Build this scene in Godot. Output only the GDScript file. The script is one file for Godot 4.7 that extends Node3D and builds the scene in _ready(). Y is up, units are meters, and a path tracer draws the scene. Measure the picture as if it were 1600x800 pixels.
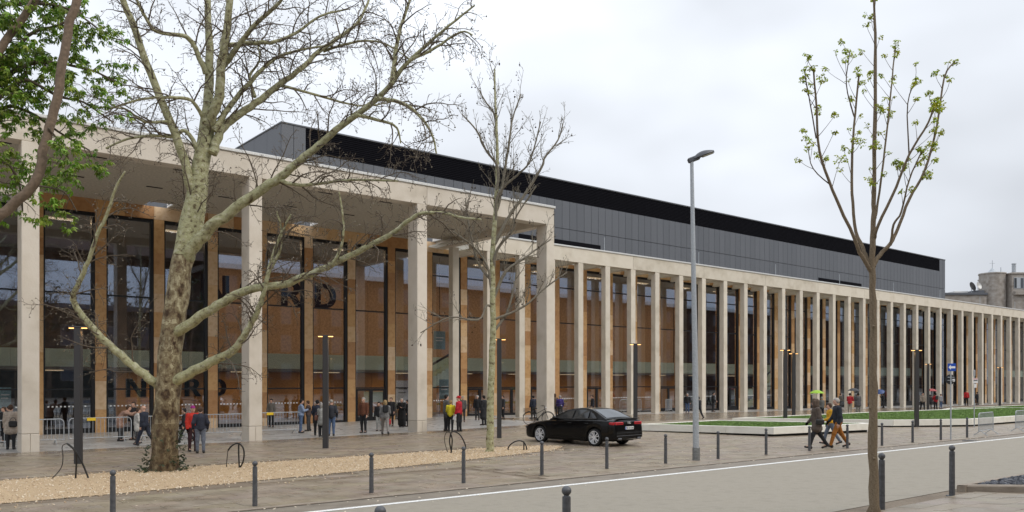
extends Node3D
# A wide stone-and-glass hall with a tall portico, seen across a street on a wet overcast day.
# Axes: x runs along the facade, y is up, -z runs from the photographer to the building. "d" below is -z.

const YAW := 39.1

var rng := RandomNumberGenerator.new()
var taken := {}
var M := {}
var hall: Node3D

const ORD := ["first", "second", "third", "fourth", "fifth", "sixth", "seventh", "eighth", "ninth", "tenth", "eleventh", "twelfth", "thirteenth", "fourteenth", "fifteenth"]

# ------------------------------------------------------------------ geometry collector
class Geo:
	var v := PackedVector3Array()
	var n := PackedVector3Array()
	var c := PackedColorArray()
	var ix := PackedInt32Array()
	var xf := Transform3D()
	var tint := Color.WHITE
	var tinted := false

	func vert(p: Vector3, nr: Vector3) -> int:
		v.append(xf * p)
		n.append((xf.basis * nr).normalized())
		if tinted:
			c.append(tint)
		return v.size() - 1

	func tri(a: Vector3, b: Vector3, d: Vector3) -> void:   # counter-clockwise seen from outside
		var nr := (b - a).cross(d - a).normalized()
		var k := vert(a, nr)
		vert(b, nr)
		vert(d, nr)
		ix.append_array(PackedInt32Array([k, k + 2, k + 1]))

	func quad(a: Vector3, b: Vector3, d: Vector3, e: Vector3) -> void:
		var nr := (d - a).cross(e - b).normalized()
		var k := vert(a, nr)
		vert(b, nr)
		vert(d, nr)
		vert(e, nr)
		ix.append_array(PackedInt32Array([k, k + 2, k + 1, k, k + 3, k + 2]))

	func box(lo: Vector3, hi: Vector3) -> void:
		var a := lo
		var b := hi
		quad(Vector3(a.x, a.y, b.z), Vector3(b.x, a.y, b.z), Vector3(b.x, b.y, b.z), Vector3(a.x, b.y, b.z))
		quad(Vector3(b.x, a.y, a.z), Vector3(a.x, a.y, a.z), Vector3(a.x, b.y, a.z), Vector3(b.x, b.y, a.z))
		quad(Vector3(b.x, a.y, b.z), Vector3(b.x, a.y, a.z), Vector3(b.x, b.y, a.z), Vector3(b.x, b.y, b.z))
		quad(Vector3(a.x, a.y, a.z), Vector3(a.x, a.y, b.z), Vector3(a.x, b.y, b.z), Vector3(a.x, b.y, a.z))
		quad(Vector3(a.x, b.y, b.z), Vector3(b.x, b.y, b.z), Vector3(b.x, b.y, a.z), Vector3(a.x, b.y, a.z))
		quad(Vector3(a.x, a.y, a.z), Vector3(b.x, a.y, a.z), Vector3(b.x, a.y, b.z), Vector3(a.x, a.y, b.z))

	func cbox(lo: Vector3, hi: Vector3, ch: float) -> void:   # box with chamfered edges
		var m := (lo + hi) * 0.5
		var h := (hi - lo) * 0.5
		ch = minf(ch, minf(h.x, minf(h.y, h.z)) * 0.9)
		var faces := [[Vector3.RIGHT, Vector3.UP, Vector3.BACK], [Vector3.LEFT, Vector3.UP, Vector3.FORWARD], [Vector3.UP, Vector3.BACK, Vector3.RIGHT], [Vector3.DOWN, Vector3.FORWARD, Vector3.RIGHT], [Vector3.BACK, Vector3.RIGHT, Vector3.UP], [Vector3.FORWARD, Vector3.LEFT, Vector3.UP]]
		for f in faces:
			var o: Vector3 = f[0]
			var p: Vector3 = f[1]
			var q: Vector3 = f[2]
			if o.dot(p.cross(q)) < 0:
				var t := p
				p = q
				q = t
			var hp := absf(p.dot(h)) - ch
			var hq := absf(q.dot(h)) - ch
			var ho := absf(o.dot(h))
			var w := m + o * ho
			quad(w - p * hp - q * hq, w + p * hp - q * hq, w + p * hp + q * hq, w - p * hp + q * hq)
		for ax in 3:
			var e := Vector3.ZERO
			e[ax] = 1
			var b1 := (ax + 1) % 3
			var b2 := (ax + 2) % 3
			for s1 in [-1, 1]:
				for s2 in [-1, 1]:
					var p1 := m
					p1[b1] += s1 * h[b1]
					p1[b2] += s2 * (h[b2] - ch)
					var p2 := m
					p2[b1] += s1 * (h[b1] - ch)
					p2[b2] += s2 * h[b2]
					var l := e * (h[ax] - ch)
					if _out(p1 + l, p1 - l, p2 - l, m):
						quad(p1 + l, p1 - l, p2 - l, p2 + l)
					else:
						quad(p2 + l, p2 - l, p1 - l, p1 + l)
		for sx in [-1, 1]:
			for sy in [-1, 1]:
				for sz in [-1, 1]:
					var a := m + Vector3(sx * h.x, sy * (h.y - ch), sz * (h.z - ch))
					var b := m + Vector3(sx * (h.x - ch), sy * h.y, sz * (h.z - ch))
					var d := m + Vector3(sx * (h.x - ch), sy * (h.y - ch), sz * h.z)
					if _out(a, b, d, m):
						tri(a, b, d)
					else:
						tri(a, d, b)

	func _out(a: Vector3, b: Vector3, d: Vector3, m: Vector3) -> bool:
		return (b - a).cross(d - a).dot(a - m) > 0

	func bar(a: Vector3, b: Vector3, w: float, h: float) -> void:   # rectangular bar from a to b
		var old := xf
		var z := (b - a).normalized()
		var x := Vector3.UP.cross(z)
		x = Vector3.RIGHT if x.length() < 0.01 else x.normalized()
		xf = old * Transform3D(Basis(x, z.cross(x), z), a)
		box(Vector3(-w / 2, -h / 2, 0), Vector3(w / 2, h / 2, a.distance_to(b)))
		xf = old

	func tube(pts: Array, radii: Array, sides := 8, cap := true) -> void:
		var up := Vector3.ZERO
		var first := v.size()
		var m := pts.size()
		for k in m:
			var p: Vector3 = pts[k]
			var t: Vector3 = (pts[mini(k + 1, m - 1)] - pts[maxi(k - 1, 0)])
			t = t.normalized() if t.length() > 1e-7 else Vector3.UP
			if up == Vector3.ZERO:
				up = t.cross(Vector3.RIGHT if absf(t.x) < 0.8 else Vector3.UP).normalized()
			up = (up - t * up.dot(t)).normalized()
			var w := t.cross(up)
			var r: float = radii[mini(k, radii.size() - 1)]
			for j in sides:
				var a := TAU * j / sides
				var o := up * cos(a) + w * sin(a)
				vert(p + o * r, o)
		for k in m - 1:
			for j in sides:
				var a := first + k * sides + j
				var b := first + k * sides + (j + 1) % sides
				ix.append_array(PackedInt32Array([a, b + sides, b, a, a + sides, b + sides]))
		if cap:
			for e in [0, m - 1]:
				var t2: Vector3 = pts[e] - pts[1 if e == 0 else m - 2]
				t2 = t2.normalized()
				var base := v.size()
				for j in sides:
					var q := v[first + e * sides + j]
					v.append(q)
					n.append((xf.basis * t2).normalized())
					if tinted:
						c.append(tint)
				for j in range(1, sides - 1):
					ix.append_array(PackedInt32Array([base, base + j + 1, base + j] if e > 0 else [base, base + j, base + j + 1]))

	func lathe(prof: Array, sides := 16) -> void:   # Vector2(radius, y) from bottom to top, round the y axis, smooth between
		var first := v.size()
		var m := prof.size()
		for k in m:
			var t: Vector2 = prof[mini(k + 1, m - 1)] - prof[maxi(k - 1, 0)]
			var nr := Vector2(t.y, -t.x).normalized()
			for j in sides + 1:
				var a := TAU * j / sides
				vert(Vector3(prof[k].x * cos(a), prof[k].y, prof[k].x * sin(a)), Vector3(nr.x * cos(a), nr.y, nr.x * sin(a)))
		for k in m - 1:
			for j in sides:
				var a := first + k * (sides + 1) + j
				var b := a + sides + 1
				ix.append_array(PackedInt32Array([a, a + 1, b + 1, a, b + 1, b]))

	func hard_lathe(prof: Array, sides := 16) -> void:
		for k in prof.size() - 1:
			lathe([prof[k], prof[k + 1]], sides)

	func ball(p: Vector3, r: float, sides := 10, squash := 1.0) -> void:
		var old := xf
		xf = old * Transform3D(Basis(), p)
		var prof := []
		var k := maxi(3, sides / 2)
		for j in k + 1:
			var a := -PI / 2 + PI * j / k
			prof.append(Vector2(cos(a) * r, sin(a) * r * squash))
		lathe(prof, sides)
		xf = old

	func grid(rows: Array, flip := false) -> void:   # a smooth sheet through rows of points
		var h := rows.size()
		var w: int = rows[0].size()
		var first := v.size()
		for a in h:
			for b in w:
				var du: Vector3 = rows[a][mini(b + 1, w - 1)] - rows[a][maxi(b - 1, 0)]
				var dv: Vector3 = rows[mini(a + 1, h - 1)][b] - rows[maxi(a - 1, 0)][b]
				var nr := du.cross(dv)
				nr = nr.normalized() if nr.length() > 1e-9 else Vector3.UP
				vert(rows[a][b], -nr if flip else nr)
		for a in h - 1:
			for b in w - 1:
				var k := first + a * w + b
				if flip:
					ix.append_array(PackedInt32Array([k, k + 1, k + w + 1, k, k + w + 1, k + w]))
				else:
					ix.append_array(PackedInt32Array([k, k + w + 1, k + 1, k, k + w, k + w + 1]))

	func prism(poly: Array, depth: float) -> void:   # polygon in x/y (any turn), from z = 0 to z = -depth
		var pts := PackedVector2Array(poly)
		if Geometry2D.is_polygon_clockwise(pts):
			pts.reverse()
		var idx := Geometry2D.triangulate_polygon(pts)
		for k in range(0, idx.size(), 3):
			var a := pts[idx[k]]
			var b := pts[idx[k + 1]]
			var d := pts[idx[k + 2]]
			if (b - a).cross(d - a) < 0:
				var t := b
				b = d
				d = t
			tri(Vector3(a.x, a.y, 0), Vector3(b.x, b.y, 0), Vector3(d.x, d.y, 0))
			tri(Vector3(a.x, a.y, -depth), Vector3(d.x, d.y, -depth), Vector3(b.x, b.y, -depth))
		for k in pts.size():
			var a := pts[k]
			var b := pts[(k + 1) % pts.size()]
			quad(Vector3(a.x, a.y, -depth), Vector3(b.x, b.y, -depth), Vector3(b.x, b.y, 0), Vector3(a.x, a.y, 0))

	func add(o: Geo, t: Transform3D) -> void:
		var at := v.size()
		for k in o.v.size():
			vert(t * o.v[k], t.basis * o.n[k])
		for k in o.ix:
			ix.append(at + k)

	func mesh(mat: Material) -> ArrayMesh:
		var a := []
		a.resize(Mesh.ARRAY_MAX)
		a[Mesh.ARRAY_VERTEX] = v
		a[Mesh.ARRAY_NORMAL] = n
		a[Mesh.ARRAY_INDEX] = ix
		if tinted:
			a[Mesh.ARRAY_COLOR] = c
		var m := ArrayMesh.new()
		m.add_surface_from_arrays(Mesh.PRIMITIVE_TRIANGLES, a)
		m.surface_set_material(0, mat)
		return m

# ------------------------------------------------------------------ objects
func numbered(parent: Node, called: String) -> String:
	var key := str(parent.get_instance_id()) + "/" + called
	var k: int = taken.get(key, 0)
	taken[key] = k + 1
	return called if k == 0 else "%s_%03d" % [called, k]

func part(called: String, g, mat: Material, parent: Node3D = self, at := Transform3D()) -> MeshInstance3D:
	var o := MeshInstance3D.new()
	o.mesh = g.mesh(mat) if g is Geo else g
	if not g is Geo and mat:
		o.material_override = mat
	o.name = numbered(parent, called)
	parent.add_child(o, true)
	o.transform = at
	return o

func thing(called: String, label: String, category: String, at := Vector3.ZERO, turn := 0.0, group := "") -> Node3D:
	var o := Node3D.new()
	o.name = numbered(self, called)
	add_child(o, true)
	o.position = at
	o.rotation.y = turn
	tag(o, label, category, group)
	return o

func tag(o: Node, label: String, category: String, group := "") -> void:
	o.set_meta("label", label)
	o.set_meta("category", category)
	if group != "":
		o.set_meta("group", group)

func struct(called: String, g, mat: Material, label: String) -> MeshInstance3D:
	var o := part(called, g, mat)
	o.set_meta("kind", "structure")
	o.set_meta("label", label)
	o.set_meta("category", called.replace("_", " "))
	return o

func again(o: Node3D, label: String, at: Vector3, turn := 0.0) -> Node3D:
	var r: Node3D = o.duplicate()
	var base := String(o.name)
	if base.length() > 4 and base.right(4).begins_with("_") and base.right(3).is_valid_int():
		base = base.left(-4)
	r.name = numbered(self, base)
	add_child(r, true)
	r.position = at
	r.rotation.y = turn
	r.set_meta("label", label)
	return r

# ------------------------------------------------------------------ materials
func ramp(cols: Array) -> Gradient:
	var g := Gradient.new()
	var off := PackedFloat32Array()
	var cc := PackedColorArray()
	for k in cols.size():
		off.append(float(k) / maxf(1, cols.size() - 1))
		cc.append(cols[k])
	g.offsets = off
	g.colors = cc
	return g

func steps(stops: Array) -> Gradient:      # hard-edged patches: [share, colour] pairs
	var g := Gradient.new()
	var off := PackedFloat32Array()
	var cc := PackedColorArray()
	for k in stops.size():
		off.append(stops[k][0])
		cc.append(stops[k][1])
		if k + 1 < stops.size():
			off.append(stops[k + 1][0] - 0.012)
			cc.append(stops[k][1])
	g.offsets = off
	g.colors = cc
	return g

func flake_tex(size: int, freq: float, seed_: int, grad: Gradient) -> NoiseTexture2D:
	var t := noise_tex(size, freq, seed_, grad, FastNoiseLite.TYPE_SIMPLEX_SMOOTH, 4)
	var f: FastNoiseLite = t.noise
	f.domain_warp_enabled = true
	f.domain_warp_amplitude = 28
	f.domain_warp_frequency = freq * 1.7
	return t

func noise_tex(size: int, freq: float, seed_: int, grad: Gradient, kind := FastNoiseLite.TYPE_SIMPLEX_SMOOTH, oct := 4, bump := -1.0) -> NoiseTexture2D:
	var f := FastNoiseLite.new()
	f.noise_type = kind
	f.seed = seed_
	f.frequency = freq
	f.fractal_octaves = oct
	var t := NoiseTexture2D.new()
	t.width = size
	t.height = size
	t.seamless = true
	t.noise = f
	if grad:
		t.color_ramp = grad
	if bump > 0:
		t.as_normal_map = true
		t.bump_strength = bump
	return t

func grey(a: float, b: float) -> Gradient:
	return ramp([Color(a, a, a), Color(b, b, b)])

func mat(called: String, col: Color, rough := 0.7, metal := 0.0) -> StandardMaterial3D:
	var m := StandardMaterial3D.new()
	m.resource_name = called
	m.albedo_color = col
	m.roughness = rough
	m.metallic = metal
	M[called] = m
	return m

func tex(m: StandardMaterial3D, t: Texture2D, metres: float, nrm: Texture2D = null, strength := 1.0, world := true) -> StandardMaterial3D:
	m.albedo_texture = t
	m.uv1_triplanar = true
	m.uv1_world_triplanar = world
	m.uv1_scale = Vector3.ONE / metres
	if nrm:
		m.normal_enabled = true
		m.normal_texture = nrm
		m.normal_scale = strength
	return m

func lin(r: float, g: float, b: float) -> Color:   # real-world base colour
	return Color(r, g, b).linear_to_srgb()

func materials() -> void:
	var fine := noise_tex(512, 0.05, 3, grey(0.82, 1.0), FastNoiseLite.TYPE_SIMPLEX_SMOOTH, 5)
	var blot := noise_tex(512, 0.012, 9, grey(0.70, 1.0), FastNoiseLite.TYPE_SIMPLEX_SMOOTH, 5)
	var stain := noise_tex(512, 0.008, 21, ramp([Color(0.89, 0.88, 0.86), Color(0.965, 0.96, 0.95), Color(1, 1, 1), Color(0.97, 0.965, 0.96)]), FastNoiseLite.TYPE_SIMPLEX_SMOOTH, 6)
	var grain_n := noise_tex(512, 0.15, 5, null, FastNoiseLite.TYPE_SIMPLEX_SMOOTH, 4, 3.0)
	var wave_n := noise_tex(512, 0.02, 6, null, FastNoiseLite.TYPE_SIMPLEX_SMOOTH, 4, 6.0)
	var rough_t := noise_tex(512, 0.010, 12, ramp([Color(0.35, 0.35, 0.35), Color(0.75, 0.75, 0.75), Color(1, 1, 1)]), FastNoiseLite.TYPE_SIMPLEX_SMOOTH, 5)
	M.rough_t = rough_t
	M.grain_n = grain_n
	M.fine = fine
	M.blot = blot
	for k in 3:
		var tn: float = [1.0, 0.955, 1.03][k]
		tex(mat(["pale concrete", "pale concrete b", "pale concrete c"][k], lin(0.645 * tn, 0.59 * tn, 0.50 * tn), 0.85), stain, 6.0 + k, grain_n, 0.08)
		tex(mat(["pink concrete", "pink concrete b", "pink concrete c"][k], lin(0.65 * tn, 0.59 * tn, 0.507 * tn), 0.85), stain, 7.0 + k, grain_n, 0.08)
	tex(mat("soffit", lin(0.60, 0.55, 0.46), 0.9), fine, 4.0, grain_n, 0.3)
	tex(mat("coping metal", lin(0.72, 0.72, 0.70), 0.45, 0.2), fine, 2.0)
	tex(mat("grey panel", lin(0.118, 0.127, 0.146), 0.5, 0.1), fine, 3.0)
	tex(mat("grey panel b", lin(0.108, 0.117, 0.135), 0.5, 0.1), fine, 3.0)
	tex(mat("black louvre", lin(0.010, 0.010, 0.013), 0.9), fine, 1.0)
	M["black louvre"].metallic_specular = 0.12
	var trav := noise_tex(512, 0.009, 31, ramp([Color(0.90, 0.86, 0.81), Color(0.97, 0.95, 0.92), Color(1, 1, 1), Color(0.93, 0.89, 0.85)]), FastNoiseLite.TYPE_SIMPLEX_SMOOTH, 3)
	var tones := [lin(0.60, 0.365, 0.165), lin(0.68, 0.47, 0.265), lin(0.46, 0.25, 0.11), lin(0.70, 0.52, 0.34), lin(0.54, 0.31, 0.14)]
	for k in 5:
		tex(mat("sandstone %d" % k, tones[k], 0.6), trav, 2.0 + 0.2 * k, grain_n, 0.2)
	mat("window frame", lin(0.012, 0.013, 0.016), 0.4, 0.2)
	var gl := mat("glass", Color(0.80, 0.86, 0.95, 0.18), 0.015, 1.0)     # coated glazing: a share is mirrored, the rest passes
	gl.transparency = BaseMaterial3D.TRANSPARENCY_ALPHA
	gl.albedo_texture = noise_tex(64, 0.01, 1, grey(1.0, 1.0))
	var cg := mat("clear glass", Color(0.4, 0.45, 0.45, 0.06), 0.05)
	cg.transparency = BaseMaterial3D.TRANSPARENCY_ALPHA
	tex(mat("green parapet", lin(0.52, 0.64, 0.54), 0.6), fine, 2.0)
	var woodt := noise_tex(512, 0.03, 41, ramp([Color(0.7, 0.62, 0.5), Color(1, 0.95, 0.88), Color(0.82, 0.72, 0.6)]), FastNoiseLite.TYPE_SIMPLEX_SMOOTH, 4)
	var wd := tex(mat("wood panel", lin(0.52, 0.31, 0.11), 0.55), woodt, 2.5)
	wd.uv1_scale = Vector3(0.3, 1.6, 0.3)
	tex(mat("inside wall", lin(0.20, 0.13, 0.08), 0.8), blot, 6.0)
	tex(mat("gallery wall", lin(0.50, 0.335, 0.20), 0.8), fine, 6.0)
	tex(mat("inside ceiling", lin(0.35, 0.33, 0.29), 0.9), fine, 4.0)
	tex(mat("inside floor", lin(0.22, 0.19, 0.16), 0.4), blot, 3.0)
	mat("letter", lin(0.006, 0.007, 0.010), 0.9)
	M["letter"].metallic_specular = 0.1
	mat("white paint", lin(0.78, 0.78, 0.76), 0.6)
	# ground
	var wet := noise_tex(512, 0.01, 51, ramp([Color(0.80, 0.785, 0.77), Color(0.92, 0.915, 0.91), Color(1, 1, 1)]), FastNoiseLite.TYPE_SIMPLEX_SMOOTH, 6)
	var pv := tex(mat("paving base", lin(0.225, 0.18, 0.132), 0.75), wet, 7.0, grain_n, 0.5)
	pv.metallic_specular = 0.4
	for nm in [["slab", 0.52], ["wet slab", 0.20]]:
		var sl := tex(mat(nm[0], Color.WHITE, nm[1]), wet, 5.0, grain_n, 0.25)
		sl.vertex_color_use_as_albedo = true
		sl.roughness_texture = rough_t
		sl.metallic_specular = 0.42
	var asph := noise_tex(1024, 0.09, 61, ramp([Color(0.86, 0.855, 0.84), Color(0.96, 0.955, 0.945), Color(1, 1, 1)]), FastNoiseLite.TYPE_SIMPLEX_SMOOTH, 5)
	var ro := tex(mat("asphalt", lin(0.335, 0.305, 0.255), 0.8), asph, 3.0, grain_n, 0.3)
	ro.detail_enabled = true
	ro.detail_blend_mode = BaseMaterial3D.BLEND_MODE_MUL
	ro.detail_albedo = noise_tex(512, 0.012, 64, ramp([Color(0.93, 0.93, 0.925), Color(1, 1, 1), Color(0.96, 0.96, 0.95)]), FastNoiseLite.TYPE_SIMPLEX_SMOOTH, 5)
	ro.uv2_triplanar = true
	ro.uv2_world_triplanar = true
	ro.uv2_scale = Vector3(0.045, 0.1, 0.16)
	ro.metallic_specular = 0.4
	tex(mat("gutter", lin(0.25, 0.215, 0.17), 0.6), wet, 4.0, grain_n, 0.4)
	var pn := tex(mat("road paint", lin(0.84, 0.84, 0.82), 0.6), noise_tex(512, 0.04, 66, ramp([Color(0.72, 0.71, 0.68), Color(1, 1, 1), Color(1, 1, 1)]), FastNoiseLite.TYPE_SIMPLEX_SMOOTH, 5), 1.5)
	pn.metallic_specular = 0.4
	tex(mat("kerb", lin(0.34, 0.285, 0.225), 0.7), wet, 2.0, grain_n, 0.5)
	tex(mat("pale floor", lin(0.50, 0.50, 0.49), 0.5), wet, 6.0, grain_n, 0.2).roughness_texture = rough_t
	var grav := noise_tex(1024, 0.12, 71, ramp([Color(0.50, 0.45, 0.38), Color(0.86, 0.80, 0.70), Color(1, 1, 1), Color(0.8, 0.72, 0.6)]), FastNoiseLite.TYPE_CELLULAR, 3)
	tex(mat("gravel", lin(0.62, 0.50, 0.36), 0.95), grav, 2.0, noise_tex(512, 0.1, 72, null, FastNoiseLite.TYPE_CELLULAR, 2, 8.0), 1.0)
	for k in 3:
		mat("gravel chip %d" % k, [lin(0.58, 0.46, 0.32), lin(0.44, 0.33, 0.22), lin(0.66, 0.57, 0.44)][k], 0.9)
	tex(mat("white concrete", lin(0.76, 0.74, 0.67), 0.75), stain, 4.0, grain_n, 0.3)
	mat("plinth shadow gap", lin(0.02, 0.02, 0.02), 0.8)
	tex(mat("lawn soil", lin(0.15, 0.25, 0.055), 1.0), noise_tex(512, 0.06, 81, grey(0.55, 1.0), FastNoiseLite.TYPE_SIMPLEX_SMOOTH, 5), 2.0)
	var gr := mat("grass blade", Color.WHITE, 0.7)
	gr.vertex_color_use_as_albedo = true
	gr.backlight_enabled = true
	gr.backlight = Color(0.2, 0.3, 0.1)
	# metal, plastic
	tex(mat("dark post", lin(0.058, 0.056, 0.058), 0.5, 0.2), fine, 0.8)
	tex(mat("bollard", lin(0.13, 0.134, 0.145), 0.5, 0.25), blot, 0.6, grain_n, 0.15)
	tex(mat("galvanised", lin(0.56, 0.60, 0.64), 0.45, 0.2), noise_tex(512, 0.03, 91, grey(0.72, 1.0), FastNoiseLite.TYPE_CELLULAR, 2), 0.6)
	tex(mat("old galvanised", lin(0.30, 0.31, 0.31), 0.5, 0.5), blot, 0.5)
	mat("lamp head", lin(0.085, 0.09, 0.10), 0.45, 0.3)
	mat("lamp lens", lin(0.42, 0.42, 0.36), 0.25)
	var gw := mat("lamp glow", Color(1, 0.9, 0.75), 0.5)
	gw.emission_enabled = true
	gw.emission = Color(1.0, 0.74, 0.42)
	gw.emission_energy_multiplier = 3.0
	var cgl := mat("ceiling glow", Color(1, 0.95, 0.85), 0.5)
	cgl.emission_enabled = true
	cgl.emission = Color(1.0, 0.88, 0.70)
	cgl.emission_energy_multiplier = 0.35
	mat("black rubber", lin(0.012, 0.012, 0.012), 0.85)
	mat("black steel", lin(0.014, 0.014, 0.014), 0.5, 0.2)
	mat("chrome", lin(0.7, 0.7, 0.7), 0.2, 1.0)
	var cp := mat("car paint", lin(0.004, 0.004, 0.0045), 0.28)
	cp.clearcoat_enabled = true
	cp.clearcoat = 0.45
	cp.clearcoat_roughness = 0.06
	cp.metallic_specular = 0.15
	mat("car glass", lin(0.045, 0.048, 0.052), 0.04, 0.35)
	mat("rear glass", lin(0.10, 0.11, 0.12), 0.05, 0.6)
	mat("alloy", lin(0.72, 0.73, 0.75), 0.4, 0.35)
	mat("dull chrome", lin(0.16, 0.16, 0.17), 0.3, 0.8)
	var fr := mat("frosted roof", lin(0.75, 0.74, 0.71), 0.8)
	fr.backlight_enabled = true
	fr.backlight = Color(0.95, 0.95, 0.93)
	mat("tail light", lin(0.42, 0.010, 0.018), 0.15)
	mat("plate white", lin(0.75, 0.75, 0.75), 0.4)
	mat("plate blue", lin(0.02, 0.07, 0.40), 0.4)
	mat("sign blue", lin(0.015, 0.075, 0.42), 0.4)
	mat("sign back", lin(0.045, 0.047, 0.05), 0.5, 0.3)
	mat("sign white", lin(0.78, 0.78, 0.78), 0.4)
	mat("sign red", lin(0.5, 0.02, 0.02), 0.5)
	mat("sign yellow", lin(0.72, 0.48, 0.02), 0.5)
	# bark and leaves
	var plane_t := flake_tex(1024, 0.011, 101, steps([[0.0, Color(0.44, 0.37, 0.29)], [0.26, Color(0.62, 0.58, 0.48)], [0.34, Color(0.84, 0.84, 0.72)], [0.50, Color(0.93, 0.93, 0.83)], [0.60, Color(0.80, 0.82, 0.66)], [0.70, Color(1, 1, 0.95)]]))
	tex(mat("plane bark", lin(0.47, 0.455, 0.36), 0.85), plane_t, 2.2, wave_n, 0.5)
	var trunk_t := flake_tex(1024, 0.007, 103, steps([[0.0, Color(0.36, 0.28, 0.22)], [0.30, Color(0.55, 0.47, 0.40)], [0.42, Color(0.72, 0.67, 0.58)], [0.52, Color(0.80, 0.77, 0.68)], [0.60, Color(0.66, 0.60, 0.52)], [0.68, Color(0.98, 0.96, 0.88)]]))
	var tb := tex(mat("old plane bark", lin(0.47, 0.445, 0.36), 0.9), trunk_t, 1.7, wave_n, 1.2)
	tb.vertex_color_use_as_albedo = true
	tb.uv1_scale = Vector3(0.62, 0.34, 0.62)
	tex(mat("twig bark", lin(0.135, 0.105, 0.075), 0.9), fine, 0.5)
	tex(mat("pale twig bark", lin(0.27, 0.24, 0.185), 0.9), blot, 0.6)
	var young := tex(mat("young bark", lin(0.24, 0.195, 0.14), 0.85), noise_tex(512, 0.03, 105, ramp([Color(0.55, 0.5, 0.45), Color(0.9, 0.87, 0.82), Color(1, 1, 1)]), FastNoiseLite.TYPE_SIMPLEX_SMOOTH, 5), 0.5, wave_n, 0.6)
	young.uv1_scale = Vector3(2.0, 3.5, 2.0)
	tex(mat("brown bark", lin(0.25, 0.18, 0.125), 0.9), blot, 0.5, wave_n, 0.6)
	for l in [["chestnut leaf", 0.21, 0.33, 0.05], ["maple leaf", 0.47, 0.48, 0.08], ["ivy leaf", 0.035, 0.055, 0.022]]:
		var lf := mat(l[0], Color.WHITE, 0.55)
		lf.albedo_color = lin(l[1], l[2], l[3])
		lf.vertex_color_use_as_albedo = true
		lf.backlight_enabled = true
		lf.backlight = Color(0.85, 0.95, 0.2) if l[0] == "maple leaf" else Color(0.5, 0.7, 0.15)
	mat("seed ball", lin(0.045, 0.030, 0.02), 0.95)
	tex(mat("dark render", lin(0.075, 0.08, 0.066), 0.9), blot, 4.0)
	tex(mat("brick", lin(0.085, 0.038, 0.025), 0.9), blot, 3.0)
	tex(mat("grey concrete", lin(0.42, 0.40, 0.375), 0.95), noise_tex(512, 0.012, 111, ramp([Color(0.68, 0.65, 0.62), Color(0.88, 0.86, 0.84), Color(1, 1, 1)]), FastNoiseLite.TYPE_SIMPLEX_SMOOTH, 6), 7.0, grain_n, 0.4)
	mat("slate stone 0", lin(0.075, 0.080, 0.095), 0.6)
	mat("slate stone 1", lin(0.12, 0.125, 0.14), 0.6)
	mat("slate stone 2", lin(0.045, 0.048, 0.06), 0.6)
	mat("skin", lin(0.55, 0.33, 0.24), 0.6)
	mat("eye", lin(0.02, 0.015, 0.012), 0.3)

var cloth_tex: Texture2D
func cloth(r: float, g: float, b: float, rough := 0.9) -> StandardMaterial3D:
	var key := "cloth %.3f %.3f %.3f" % [r, g, b]
	if not M.has(key):
		var m := mat(key, lin(r, g, b), rough)
		if cloth_tex == null:
			cloth_tex = noise_tex(256, 0.02, 131, grey(0.72, 1.0), FastNoiseLite.TYPE_SIMPLEX_SMOOTH, 4)
		tex(m, cloth_tex, 0.5, M.grain_n, 0.4, false)
	return M[key]

# ------------------------------------------------------------------ lie of the land
func knots(x: float, xs: Array, ys: Array) -> float:
	if x <= xs[0]:
		return ys[0]
	for k in range(1, xs.size()):
		if x <= xs[k]:
			return lerpf(ys[k - 1], ys[k], (x - xs[k - 1]) / (xs[k] - xs[k - 1]))
	return ys[-1]

func land(s: float, d: float) -> float:
	var base := knots(d, [-60, 0, 7.2, 16.4, 400], [1.2, 0.85, 0.47, 0.03, 0.0])
	var hump := knots(s, [0, 6, 15, 24, 33, 50, 65, 90, 125], [-0.07, -0.07, -0.03, 0.06, 0.22, 0.12, 0.0, -0.15, -0.2])
	return base + hump * knots(d, [20, 34, 44, 300], [0, 1, 1, 1])

func on(s: float, d: float, lift := 0.0) -> Vector3:
	return Vector3(s, land(s, d) + lift, -d)

func lines(a: float, b: float, step: float) -> Array:
	var r := [a]
	var k := floorf(a / step) * step + step
	while k < b - 1e-4:
		if k - a > 1e-4:
			r.append(k)
		k += step
	r.append(b)
	return r

func sheet(g: Geo, ss: Array, ds: Array, lift: float, lo = null, hi = null) -> void:   # lo(s), hi(s): optional curved edges in d
	var rows := []
	for k in ds.size():
		var row := []
		for s in ss:
			var d: float = ds[k]
			if lo != null:
				d = lerpf(lo.call(s), hi.call(s), float(k) / (ds.size() - 1))
			row.append(on(s, d, lift))
		rows.append(row)
	g.grid(rows)

# ------------------------------------------------------------------ sky, light, camera
func overcast() -> ImageTexture:
	var w := 768
	var h := 384
	var im := Image.create(w, h, false, Image.FORMAT_RGBF)
	var f := FastNoiseLite.new()
	f.seed = 77
	f.frequency = 1.3
	f.fractal_octaves = 5
	f.noise_type = FastNoiseLite.TYPE_SIMPLEX_SMOOTH
	for y in h:
		var el := PI * (0.5 - (y + 0.5) / h)
		for x in w:
			var az := TAU * (x + 0.5) / w
			var l := SKY
			if el > 0:
				var e := sin(el)
				var p := Vector3(cos(az) * cos(el) * 1.0, e * 2.4, sin(az) * cos(el) * 1.0)
				var c := f.get_noise_3dv(p * 1.7)
				l = SKY * (1.0 + 1.35 * e) * (1.0 + 0.30 * c * minf(1.0, e * 4.0 + 0.3))
			im.set_pixel(x, y, Color(l * 0.935, l * 0.985, l * 1.065))
	return ImageTexture.create_from_image(im)

const SKY := 0.605

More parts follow.
